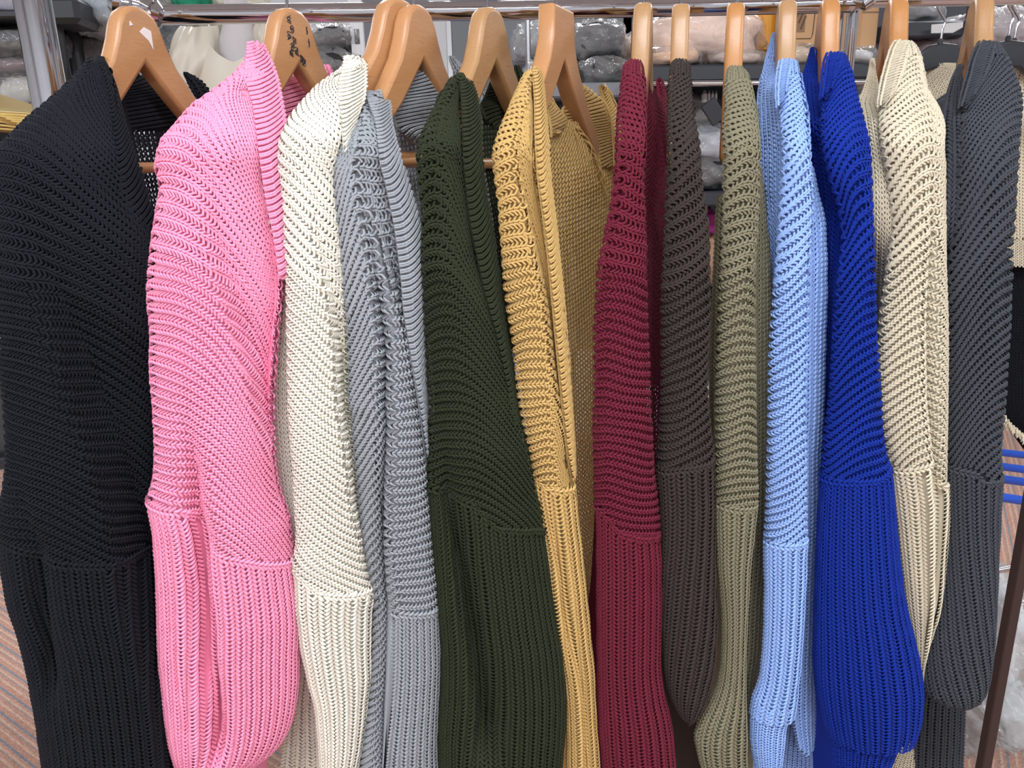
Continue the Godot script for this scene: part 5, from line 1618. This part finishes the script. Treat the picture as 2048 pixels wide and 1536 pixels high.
			["body_panel", "plain", [[0.0546,1.4483,0.05,0.1042,1.4471,0.02],
			[0.0593,1.39,0.05,0.1113,1.3866,0.02],
			[0.0661,1.2797,0.05,0.1323,1.2718,0.02],
			[0.0731,1.2216,0.05,0.1393,1.2116,0.02],
			[0.0884,1.0851,0.05,0.1429,1.0708,0.02],
			[0.1052,0.8989,0.05,0.169,0.8773,0.02],
			[0.1199,0.6928,0.05,0.196,0.6627,0.02],
			[0.1187,0.4553,0.05,0.2096,0.4147,0.02]]]]},
	"maroon": {"hang": [0.2403,1.6315,-18.8], "ridge": [0.2,0.006,0.015,1.2,0.014,0.0098], "twist": 0,
		"rows": [
			[0.2148,1.5617,0.2238,1.5615,0.05,0.008],[0.2095,1.5572,0.225,1.557,0.0564,0.0095],[0.2041,1.5502,0.2239,1.5498,0.0673,0.0104],[0.1943,1.5212,0.2174,1.5208,0.1015,0.0112],
			[0.185,1.4893,0.2103,1.4887,0.1335,0.0117],[0.1782,1.4584,0.2034,1.4578,0.1622,0.0117],[0.1747,1.429,0.2005,1.4283,0.168,0.0118],[0.1706,1.3988,0.2014,1.3979,0.1715,0.0129],
			[0.166,1.3813,0.2018,1.3802,0.1735,0.0141],[0.162,1.3631,0.2028,1.3618,0.1755,0.0152],[0.1562,1.338,0.2027,1.3364,0.1783,0.0165],[0.1542,1.312,0.2031,1.3102,0.1812,0.017],
			[0.1514,1.2727,0.2041,1.2705,0.1854,0.0178],[0.1514,1.2321,0.2062,1.2296,0.1897,0.0183],[0.1503,1.1953,0.2067,1.1926,0.1936,0.0187],[0.1488,1.162,0.2089,1.1588,0.197,0.0195],
			[0.1496,1.1194,0.2109,1.1159,0.2,0.0198],[0.1498,1.0833,0.2159,1.0793,0.2,0.0209],[0.1517,1.0525,0.2197,1.0483,0.2,0.0213],[0.1524,1.0238,0.2216,1.0193,0.2,0.0216],
			[0.1526,0.9959,0.2242,0.9911,0.2,0.0221],[0.153,0.9312,0.226,0.9258,0.2,0.0224],[0.154,0.8632,0.2267,0.8573,0.2,0.0224],[0.1549,0.8208,0.2323,0.8143,0.2,0.0234],
			[0.1558,0.7818,0.2411,0.7743,0.2,0.0252],[0.158,0.7373,0.2471,0.7291,0.2,0.026],[0.1608,0.7048,0.2501,0.6962,0.2,0.0261],[0.1654,0.6218,0.2535,0.6127,0.2,0.0258]],
		"seam": [[-0.008,17.35],[0.288,18.22],[0.639,18.49],[0.99,18.62]],
		"folds": [
],
		"bands": [
],
		"cuffs": [
],
		"panels": [
			["back_panel", "holes", [[0.233,1.5472,0.03,0.2601,1.555,-0.05],
			[0.2357,1.5077,0.03,0.3044,1.5172,-0.14],
			[0.2373,1.4614,0.03,0.3211,1.4627,-0.16],
			[0.2401,1.3399,0.03,0.3213,1.3183,-0.15],
			[0.2493,1.1403,0.03,0.2942,1.1136,-0.05],
			[0.2601,0.973,0.05,0.2842,0.9472,0.0]]],
			["front_band", "rib", [[0.2986,1.5602,-0.15,0.3008,1.5601,-0.15],
			[0.2992,1.5382,-0.15,0.3182,1.5403,-0.18],
			[0.3013,1.5179,-0.15,0.3311,1.5205,-0.2],
			[0.3124,1.4275,-0.16,0.3364,1.4264,-0.2],
			[0.3145,1.3548,-0.16,0.3373,1.3511,-0.2]]],
			["body_panel", "plain", [[0.1998,1.4447,0.05,0.2383,1.4437,0.02],
			[0.1935,1.386,0.05,0.2393,1.3828,0.02],
			[0.1782,1.2753,0.05,0.2439,1.2675,0.02],
			[0.1772,1.2171,0.05,0.2475,1.2069,0.02],
			[0.1773,1.0803,0.05,0.2565,1.0646,0.02],
			[0.1712,0.8943,0.05,0.2857,0.8692,0.02],
			[0.1513,0.6901,0.05,0.323,0.6517,0.02],
			[0.157,0.4513,0.05,0.3497,0.4,0.02]]]]},
	"brown": {"hang": [0.2862,1.6298,-16], "ridge": [1.0,0.034,0.0,1.0,0.014,0.0103], "twist": -0.35,
		"rows": [
			[0.2681,1.5614,0.2781,1.5612,0.05,0.0082],[0.2632,1.5569,0.2797,1.5566,0.0564,0.0097],[0.2581,1.5492,0.2785,1.5488,0.0681,0.0106],[0.2471,1.5151,0.2697,1.5146,0.1071,0.0111],
			[0.2406,1.4881,0.2649,1.4876,0.1337,0.0115],[0.2364,1.4674,0.2632,1.4668,0.1529,0.012],[0.2329,1.4372,0.2622,1.4365,0.1669,0.0126],[0.2318,1.412,0.2656,1.4111,0.1698,0.0136],
			[0.2308,1.3819,0.2708,1.3807,0.1732,0.015],[0.2291,1.3482,0.2722,1.3468,0.1769,0.0157],[0.2264,1.3093,0.2732,1.3075,0.1812,0.0165],[0.2264,1.2696,0.2731,1.2677,0.1854,0.0165],
			[0.2265,1.2287,0.2712,1.2267,0.1897,0.0161],[0.226,1.1916,0.2728,1.1893,0.1936,0.0165],[0.2249,1.158,0.2761,1.1553,0.197,0.0175],[0.2232,1.1385,0.2792,1.1354,0.199,0.0186],
			[0.2224,1.1165,0.2811,1.1132,0.2,0.0192],[0.2235,1.0999,0.2825,1.0965,0.2,0.0193],[0.2267,1.0693,0.2845,1.0658,0.2,0.019],[0.2293,1.0227,0.2868,1.0189,0.2,0.0189],
			[0.2295,0.9748,0.2896,0.9706,0.2,0.0195],[0.2327,0.9081,0.2941,0.9035,0.2,0.0198],[0.2367,0.8565,0.2947,0.8518,0.2,0.019],[0.2422,0.8207,0.2912,0.8166,0.2,0.017],
			[0.25,0.7958,0.2859,0.7927,0.2,0.0141],[0.257,0.7796,0.2802,0.7776,0.2,0.0112],[0.2636,0.7701,0.2729,0.7692,0.2,0.0081]],
		"seam": [[-0.003,16.3],[0.302,15.95],[1.006,15.68]],
		"folds": [
],
		"bands": [
],
		"cuffs": [
],
		"panels": [
			["body_panel", "plain", [[0.2645,1.443,0.05,0.3085,1.4419,0.02],
			[0.2646,1.3839,0.05,0.319,1.3804,0.02],
			[0.2629,1.272,0.05,0.3277,1.2642,0.02],
			[0.2646,1.2133,0.05,0.3286,1.2034,0.02],
			[0.2648,1.0755,0.05,0.342,1.0599,0.02],
			[0.2635,0.8879,0.05,0.3641,0.8638,0.02],
			[0.2685,0.68,0.05,0.3789,0.6469,0.02],
			[0.275,0.4389,0.05,0.3917,0.3956,0.02]]]]},
	"olive": {"hang": [0.354,1.6302,-18.5], "ridge": [0.6,0.014,0.008,1.6,0.0134,0.0098], "twist": 0,
		"rows": [
			[0.3343,1.5527,0.3449,1.5525,0.05,0.0084],[0.3289,1.548,0.3456,1.5478,0.058,0.0098],[0.3247,1.5416,0.3472,1.5412,0.0682,0.0111],[0.3169,1.5252,0.3425,1.5248,0.0894,0.0118],
			[0.3089,1.5,0.3379,1.4994,0.1175,0.0125],[0.2999,1.4761,0.3328,1.4754,0.142,0.0134],[0.295,1.4556,0.3268,1.4549,0.162,0.0131],[0.2944,1.4305,0.3263,1.4296,0.1675,0.0132],
			[0.2937,1.4004,0.3258,1.3995,0.1709,0.0132],[0.2932,1.3588,0.3244,1.3578,0.1755,0.013],[0.2915,1.3198,0.3229,1.3187,0.1798,0.0131],[0.2904,1.2801,0.3238,1.2788,0.184,0.0135],
			[0.2898,1.2398,0.3252,1.2382,0.1883,0.014],[0.2889,1.1885,0.327,1.1867,0.1936,0.0146],[0.2896,1.1401,0.3287,1.138,0.1985,0.0148],[0.2892,1.1023,0.3317,1.0999,0.2,0.0155],
			[0.2912,1.0748,0.334,1.0723,0.2,0.0156],[0.2915,1.0565,0.334,1.0539,0.2,0.0156],[0.2943,1.0249,0.3329,1.0224,0.2,0.0147],[0.2974,0.9861,0.3316,0.9837,0.2,0.0137],
			[0.3063,0.9199,0.3325,0.9179,0.2,0.0119],[0.309,0.8678,0.3337,0.8659,0.2,0.0116],[0.3069,0.8226,0.3358,0.8202,0.2,0.0125],[0.2976,0.791,0.3377,0.7875,0.2,0.015],
			[0.2882,0.7701,0.339,0.7657,0.2,0.0174],[0.2829,0.7441,0.3406,0.7389,0.2,0.019],[0.2868,0.7138,0.3423,0.7086,0.2,0.0185],[0.2979,0.6727,0.3461,0.668,0.2,0.0168],
			[0.3097,0.6069,0.352,0.6025,0.2,0.0155]],
		"seam": [[-0.007,16.45],[0.486,16.59],[1.004,16.66]],
		"folds": [
],
		"bands": [
],
		"cuffs": [
],
		"panels": [
			["front_panel", "rib", [[0.3362,1.4412,0.13,0.3476,1.441,0.12],
			[0.3356,1.3977,0.14,0.3552,1.3961,0.12],
			[0.3326,1.3282,0.15,0.3613,1.3246,0.13],
			[0.3333,1.2363,0.16,0.3679,1.2277,0.13],
			[0.3408,1.1131,0.16,0.3779,1.0997,0.13],
			[0.3462,0.9944,0.16,0.3863,0.9764,0.13],
			[0.3468,0.9088,0.16,0.3856,0.8876,0.13],
			[0.3484,0.8368,0.16,0.3871,0.8128,0.13],
			[0.3476,0.7814,0.16,0.3825,0.7557,0.13],
			[0.3496,0.6502,0.16,0.3839,0.6196,0.13],
			[0.3535,0.579,0.16,0.3884,0.5456,0.13]]],
			["back_panel", "rib", [[0.3168,1.4074,0.08,0.323,1.408,0.1],
			[0.3157,1.3546,0.08,0.3258,1.3561,0.1],
			[0.3155,1.2815,0.08,0.3297,1.2844,0.1],
			[0.3178,1.1523,0.08,0.3365,1.1575,0.1],
			[0.327,1.0125,0.08,0.3439,1.0206,0.1],
			[0.3319,0.9384,0.08,0.3479,0.948,0.1]]],
			["body_panel", "plain", [[0.3344,1.4413,0.05,0.3841,1.44,0.02],
			[0.336,1.3817,0.05,0.3861,1.3784,0.02],
			[0.337,1.2692,0.05,0.3887,1.2619,0.02],
			[0.3383,1.21,0.05,0.393,1.2005,0.02],
			[0.3427,1.0713,0.05,0.4037,1.0566,0.02],
			[0.3491,0.882,0.05,0.4132,0.8604,0.02],
			[0.3477,0.6732,0.05,0.4208,0.6433,0.02],
			[0.3525,0.4307,0.05,0.4391,0.3906,0.02]]]]},
	"lightblue": {"hang": [0.418,1.6323,-16.8], "ridge": [0.8,0.03,0.004,1.2,0.0134,0.0098], "twist": 0,
		"rows": [
			[0.3999,1.5593,0.4077,1.5591,0.05,0.0077],[0.3951,1.5565,0.4096,1.5563,0.0551,0.0093],[0.385,1.5407,0.4035,1.5404,0.0774,0.0102],[0.375,1.5148,0.3976,1.5144,0.1055,0.0111],
			[0.3673,1.4853,0.3911,1.4848,0.134,0.0114],[0.3595,1.4515,0.3816,1.4509,0.1645,0.011],[0.3572,1.4085,0.3856,1.4077,0.1698,0.0124],[0.3562,1.3833,0.3864,1.3824,0.1726,0.0128],
			[0.3552,1.3568,0.3851,1.3558,0.1755,0.0127],[0.3527,1.3045,0.3845,1.3033,0.1812,0.0132],[0.3501,1.2506,0.3847,1.2491,0.1869,0.0138],[0.3502,1.1855,0.3858,1.1838,0.1936,0.014],
			[0.3512,1.108,0.3892,1.1059,0.2,0.0146],[0.3536,1.0463,0.3949,1.0437,0.2,0.0153],[0.354,1.0145,0.3981,1.0117,0.2,0.0159],[0.3551,0.9987,0.3988,0.9958,0.2,0.0158],
			[0.3602,0.9324,0.4017,0.9294,0.2,0.0153],[0.3624,0.8636,0.4034,0.8604,0.2,0.0152],[0.3603,0.8182,0.4031,0.8146,0.2,0.0156],[0.3541,0.7936,0.4025,0.7894,0.2,0.0169],
			[0.3523,0.772,0.4009,0.7678,0.2,0.0169]],
		"seam": [[0.0,14.04],[1.001,14.04]],
		"folds": [
],
		"bands": [
],
		"cuffs": [
			[[0.353,0.7907,0.4014,0.7865,0.2,0.0169],
			[0.3519,0.7569,0.3935,0.7532,0.2,0.0153],
			[0.3538,0.7269,0.393,0.7233,0.2,0.0148],
			[0.3606,0.692,0.3922,0.689,0.2,0.0131],
			[0.3624,0.6855,0.3906,0.6828,0.2,0.0124]]],
		"panels": [
			["body_panel", "rib", [[0.4145,1.6005,-0.03,0.4178,1.6004,-0.03],
			[0.4116,1.5865,-0.03,0.4192,1.585,-0.02],
			[0.4018,1.5566,-0.02,0.4143,1.5541,0.0],
			[0.3948,1.5238,-0.01,0.3796,1.5152,0.1],
			[0.3759,1.4899,0.04,0.373,1.4854,0.13],
			[0.3672,1.461,0.07,0.3735,1.4594,0.14],
			[0.3613,1.4058,0.1,0.3702,1.4074,0.15],
			[0.3618,1.3511,0.12,0.3758,1.3526,0.14],
			[0.3955,1.2099,0.06,0.3805,1.2319,0.15],
			[0.3991,1.0758,0.07,0.3898,1.1066,0.15]]],
			["front_panel", "rib", [[0.3908,1.4399,0.13,0.4059,1.4395,0.125],
			[0.3909,1.4119,0.14,0.4112,1.411,0.13],
			[0.3889,1.3808,0.15,0.4187,1.3789,0.135],
			[0.3871,1.3409,0.16,0.4229,1.3374,0.14],
			[0.3898,1.2997,0.16,0.4267,1.2951,0.14],
			[0.3897,1.2585,0.165,0.4294,1.2517,0.14],
			[0.3941,1.1762,0.17,0.4327,1.1666,0.145],
			[0.3982,1.1086,0.17,0.435,1.097,0.145],
			[0.406,1.012,0.17,0.4418,0.9973,0.145],
			[0.4087,0.9619,0.17,0.4429,0.9457,0.145],
			[0.4115,0.893,0.17,0.447,0.8745,0.145],
			[0.4146,0.8206,0.17,0.452,0.7996,0.145],
			[0.4177,0.7452,0.17,0.46,0.7213,0.145],
			[0.4306,0.6859,0.17,0.463,0.6611,0.145]]],
			["cuff", "rib", [[0.432,0.7043,0.13,0.4644,0.7014,0.13],
			[0.4301,0.6628,0.13,0.4694,0.6592,0.13],
			[0.4292,0.6152,0.13,0.4749,0.6109,0.13],
			[0.4332,0.5411,0.13,0.4813,0.5362,0.13]]],
			["front_band", "rib", [[0.3909,1.5552,0.0624,0.3952,1.5538,0.0734],
			[0.3816,1.542,0.0811,0.3869,1.5407,0.0921],
			[0.3721,1.5213,0.1044,0.3749,1.5203,0.1154],
			[0.3663,1.5016,0.1244,0.3656,1.5008,0.1354]]],
			["body_panel", "plain", [[0.4076,1.4394,0.05,0.4508,1.4383,0.02],
			[0.4079,1.3796,0.05,0.4582,1.3762,0.02],
			[0.4082,1.2664,0.05,0.462,1.259,0.02],
			[0.4087,1.207,0.05,0.4652,1.1974,0.02],
			[0.4151,1.0673,0.05,0.4757,1.0527,0.02],
			[0.4171,0.8773,0.05,0.4979,0.8545,0.02],
			[0.4088,0.668,0.05,0.5176,0.635,0.02],
			[0.4237,0.4232,0.05,0.5388,0.3801,0.02]]]]},
	"blue": {"hang": [0.4713,1.6328,-15.4], "ridge": [1.0,0.045,0.0,3.0,0.014,0.0103], "twist": 0,
		"rows": [
			[0.4569,1.5655,0.4676,1.5653,0.05,0.0084],[0.4503,1.5615,0.4678,1.5613,0.0561,0.0099],[0.4406,1.5482,0.4639,1.5478,0.074,0.0113],[0.4307,1.5279,0.4595,1.5274,0.0957,0.0125],
			[0.4213,1.5057,0.4549,1.505,0.1169,0.0136],[0.4111,1.4789,0.4521,1.478,0.1406,0.0152],[0.4076,1.4608,0.4503,1.4598,0.1559,0.0156],[0.4104,1.4326,0.4491,1.4316,0.1669,0.0147],
			[0.423,1.3966,0.4524,1.3958,0.1709,0.0126],[0.4287,1.3678,0.4549,1.3669,0.174,0.0119],[0.4277,1.3388,0.458,1.3377,0.1772,0.0128],[0.4252,1.3018,0.4604,1.3005,0.1812,0.0139],
			[0.4235,1.2614,0.4637,1.2598,0.1854,0.015],[0.4224,1.2198,0.4688,1.2177,0.1897,0.0164],[0.4216,1.182,0.4737,1.1795,0.1936,0.0177],[0.4184,1.1479,0.4768,1.1449,0.197,0.0192],
			[0.4166,1.1191,0.4833,1.1155,0.1999,0.021],[0.4161,1.0982,0.4929,1.0938,0.2,0.0233],[0.4159,1.0737,0.4988,1.0688,0.2,0.0247],[0.4176,1.0261,0.5074,1.0204,0.2,0.0262],
			[0.42,0.9777,0.5175,0.9711,0.2,0.0279],[0.4231,0.9278,0.5299,0.9201,0.2,0.03],[0.427,0.8764,0.5472,0.8671,0.2,0.0331],[0.43,0.8409,0.5582,0.8306,0.2,0.0348],
			[0.4352,0.8045,0.5668,0.7935,0.2,0.0356],[0.4457,0.7593,0.5698,0.7483,0.2,0.0339],[0.4557,0.73,0.5665,0.7199,0.2,0.0309]],
		"seam": [[-0.006,17.31],[0.709,17.1],[0.935,16.71],[1.037,17.0]],
		"folds": [
],
		"bands": [
],
		"cuffs": [
			[[0.4554,0.74,0.5557,0.731,0.2,0.0286],
			[0.4599,0.7203,0.5464,0.7124,0.2,0.0255],
			[0.463,0.7012,0.5431,0.6937,0.2,0.024],
			[0.4668,0.6755,0.5391,0.6686,0.2,0.0223],
			[0.476,0.6063,0.542,0.5996,0.2,0.0209]]],
		"panels": [
			["body_panel", "rib", [[0.4578,1.5802,-0.01,0.4604,1.5801,-0.01],
			[0.454,1.5634,-0.01,0.4624,1.562,0.0],
			[0.4451,1.5455,0.0,0.4637,1.5441,0.01],
			[0.4304,1.521,0.03,0.4524,1.519,0.05],
			[0.4186,1.4998,0.06,0.4428,1.4974,0.09],
			[0.4109,1.4843,0.08,0.4309,1.4816,0.13],
			[0.4213,1.4563,0.07,0.437,1.4545,0.15],
			[0.4258,1.3985,0.08,0.4459,1.4016,0.165],
			[0.424,1.3471,0.1,0.4473,1.3512,0.15],
			[0.4494,1.2491,0.07,0.4445,1.267,0.16],
			[0.4582,1.1454,0.08,0.4478,1.1705,0.16],
			[0.47,1.0401,0.08,0.457,1.0742,0.16]]],
			["front_band", "rib", [[0.4487,1.5622,0.0596,0.4554,1.5607,0.0706],
			[0.439,1.5525,0.074,0.448,1.5511,0.085],
			[0.4302,1.5374,0.0914,0.4366,1.5361,0.1024],
			[0.4221,1.52,0.109,0.4243,1.519,0.12],
			[0.4178,1.5098,0.1187,0.416,1.509,0.1297]]],
			["body_panel", "plain", [[0.4652,1.438,0.05,0.5275,1.4364,0.02],
			[0.4866,1.3772,0.05,0.5376,1.3738,0.02],
			[0.4928,1.2631,0.05,0.554,1.2554,0.02],
			[0.4941,1.2033,0.05,0.5632,1.1931,0.02],
			[0.4952,1.063,0.05,0.5898,1.0464,0.02],
			[0.4942,0.8719,0.05,0.6445,0.8443,0.02],
			[0.5036,0.6598,0.05,0.7163,0.6179,0.02],
			[0.5246,0.4126,0.05,0.7503,0.3579,0.02]]]]},
	"beige": {"hang": [0.5568,1.6336,-20.5], "ridge": [0.62,0.045,0.035,1.8,0.014,0.0098], "twist": 0,
		"rows": [
			[0.539,1.5763,0.5499,1.5762,0.05,0.0084],[0.5306,1.5717,0.5502,1.5714,0.0569,0.0104],[0.5186,1.5602,0.5483,1.5597,0.0716,0.0127],[0.5054,1.5427,0.543,1.542,0.0898,0.0145],
			[0.4909,1.5184,0.5372,1.5176,0.112,0.0164],[0.4834,1.5011,0.5403,1.5,0.1268,0.0188],[0.4758,1.4826,0.5401,1.4813,0.142,0.0205],[0.4706,1.4566,0.5311,1.4552,0.1626,0.0196],
			[0.4752,1.431,0.532,1.4295,0.1675,0.0188],[0.4788,1.4051,0.5336,1.4036,0.1704,0.0183],[0.4855,1.366,0.5373,1.3644,0.1746,0.0177],[0.4818,1.3266,0.5405,1.3246,0.1789,0.0192],
			[0.4768,1.2593,0.5468,1.2564,0.186,0.0218],[0.4776,1.1795,0.5525,1.1758,0.1942,0.0229],[0.4869,1.1298,0.5554,1.1261,0.1991,0.0214],[0.4957,1.1012,0.5587,1.0976,0.2,0.0202],
			[0.5026,1.0775,0.5624,1.074,0.2,0.0195],[0.5063,1.062,0.567,1.0583,0.2,0.0197],[0.5162,1.0198,0.5708,1.0164,0.2,0.0183],[0.527,0.9704,0.5749,0.9672,0.2,0.0168],
			[0.5383,0.9195,0.5772,0.9166,0.2,0.0148],[0.5477,0.8842,0.5739,0.8822,0.2,0.0119],[0.5564,0.8483,0.5696,0.8472,0.2,0.009],[0.5637,0.8124,0.5686,0.812,0.2,0.0071],
			[0.5705,0.772,0.5726,0.7718,0.2,0.0065]],
		"seam": [[-0.083,15.16],[0.198,15.0],[0.677,14.65],[0.739,15.76],[0.989,16.04]],
		"folds": [
			["g",0.016,0.09,[9.0,0.567],[11.8,0.592],[13.0,0.632],[14.0,0.694],[17.23,0.736],[19.0,0.747],[21.2,0.655]]],
		"bands": [
],
		"cuffs": [
],
		"panels": [
			["body_panel", "rib", [[0.5317,1.565,0.0,0.523,1.5627,0.02],
			[0.5194,1.5433,0.02,0.52,1.5412,0.04],
			[0.5034,1.5205,0.04,0.5158,1.5186,0.06],
			[0.4882,1.5057,0.06,0.5006,1.5027,0.1],
			[0.4717,1.4848,0.1,0.485,1.482,0.15],
			[0.464,1.4326,0.14,0.4878,1.4322,0.165],
			[0.467,1.3646,0.15,0.4928,1.3654,0.17],
			[0.5343,1.2437,0.06,0.5045,1.2645,0.16],
			[0.5378,1.1415,0.08,0.5158,1.1671,0.16],
			[0.5488,1.0714,0.08,0.5233,1.1031,0.16]]],
			["hem", "rib", [[0.6304,0.6231,0.1,0.6443,0.6219,0.1],
			[0.6198,0.6019,0.1,0.6486,0.5993,0.1],
			[0.6088,0.5707,0.1,0.6558,0.5662,0.1],
			[0.605,0.4937,0.1,0.6689,0.4872,0.1]]],
			["front_band", "rib", [[0.5326,1.5745,0.056,0.5391,1.5728,0.067],
			[0.5218,1.5676,0.0676,0.5307,1.566,0.0786],
			[0.5062,1.5498,0.0881,0.5172,1.5483,0.0991],
			[0.492,1.5293,0.1079,0.5016,1.5281,0.1189],
			[0.4826,1.5124,0.1229,0.4868,1.5115,0.1339],
			[0.4772,1.4992,0.1342,0.4751,1.4985,0.1452]]],
			["body_panel", "plain", [[0.5386,1.442,0.05,0.6237,1.4401,0.02],
			[0.5523,1.3814,0.05,0.6332,1.3773,0.02],
			[0.5574,1.2671,0.05,0.6512,1.2584,0.02],
			[0.5591,1.2004,0.05,0.6613,1.1889,0.02],
			[0.5819,1.0582,0.05,0.6807,1.0415,0.02],
			[0.622,0.863,0.05,0.7132,0.8395,0.02],
			[0.6732,0.6452,0.05,0.7054,0.6189,0.02],
			[0.7045,0.3938,0.05,0.7384,0.3592,0.02]]]]},
	"charcoal": {"hang": [0.666,1.6341,-23.4], "ridge": [0.9,0.085,0.0,2.2,0.0151,0.0103], "twist": 0.55,
		"rows": [
			[0.6423,1.5748,0.6543,1.5747,0.05,0.0087],[0.6336,1.5695,0.6542,1.5692,0.0579,0.0106],[0.6194,1.5561,0.6513,1.5556,0.0743,0.0132],[0.6032,1.5351,0.6473,1.5343,0.0954,0.0159],
			[0.5882,1.5155,0.6436,1.5145,0.113,0.0185],[0.5754,1.4937,0.6348,1.4925,0.1314,0.0194],[0.5637,1.4699,0.6222,1.4686,0.1506,0.0192],[0.556,1.4289,0.6141,1.4274,0.1675,0.0191],
			[0.5546,1.3821,0.615,1.3803,0.1726,0.0196],[0.5539,1.3503,0.6147,1.3483,0.1761,0.0197],[0.5528,1.3241,0.6169,1.3219,0.1789,0.0204],[0.5523,1.2971,0.6174,1.2946,0.1817,0.0206],
			[0.554,1.2561,0.6196,1.2534,0.186,0.0208],[0.5558,1.2139,0.6202,1.211,0.1903,0.0205],[0.5573,1.1756,0.6211,1.1725,0.1942,0.0203],[0.5599,1.1318,0.6206,1.1286,0.1985,0.0197],
			[0.5623,1.1068,0.6228,1.1035,0.2,0.0196],[0.5659,1.0801,0.6294,1.0765,0.2,0.0203],[0.5724,1.0327,0.6343,1.0289,0.2,0.0199],[0.5781,0.967,0.642,0.9626,0.2,0.0204],
			[0.5798,0.9165,0.6479,0.9115,0.2,0.0213],[0.5762,0.8648,0.6527,0.8589,0.2,0.0232],[0.5739,0.8219,0.6547,0.8154,0.2,0.0242],[0.5745,0.7958,0.6539,0.7892,0.2,0.0239],
			[0.5819,0.7801,0.6487,0.7744,0.2,0.021],[0.5951,0.7714,0.6409,0.7675,0.2,0.0163],[0.6093,0.7648,0.6301,0.763,0.2,0.0107]],
		"seam": [[0.009,16.36],[0.38,16.5],[0.475,16.88],[0.983,16.98]],
		"folds": [
],
		"bands": [
],
		"cuffs": [
],
		"panels": [
			["body_panel", "rib", [[0.6349,1.554,0.02,0.631,1.5529,0.03],
			[0.6154,1.5356,0.04,0.6169,1.5335,0.06],
			[0.5914,1.5091,0.07,0.5982,1.5067,0.1],
			[0.5647,1.485,0.11,0.576,1.4827,0.15],
			[0.5453,1.4306,0.15,0.5701,1.4301,0.17],
			[0.5482,1.3433,0.16,0.5711,1.3436,0.17],
			[0.6243,1.2023,0.07,0.5947,1.225,0.16]]],
			["body_panel", "rib", [[0.6335,0.7386,0.1,0.6877,0.7561,0.13],
			[0.6346,0.6879,0.1,0.6905,0.7066,0.13],
			[0.6391,0.6267,0.1,0.6968,0.647,0.13],
			[0.6448,0.5672,0.1,0.7028,0.5891,0.13],
			[0.654,0.4793,0.1,0.7135,0.5033,0.13]]],
			["front_band", "rib", [[0.6344,1.5722,0.0581,0.6405,1.5705,0.0691],
			[0.6219,1.5635,0.0709,0.6321,1.5619,0.0819],
			[0.6063,1.5481,0.0881,0.6181,1.5467,0.0991],
			[0.5931,1.5305,0.1052,0.6017,1.5292,0.1162],
			[0.5787,1.5106,0.1229,0.5819,1.5097,0.1339],
			[0.57,1.4957,0.1356,0.5668,1.495,0.1466]]]]},
}
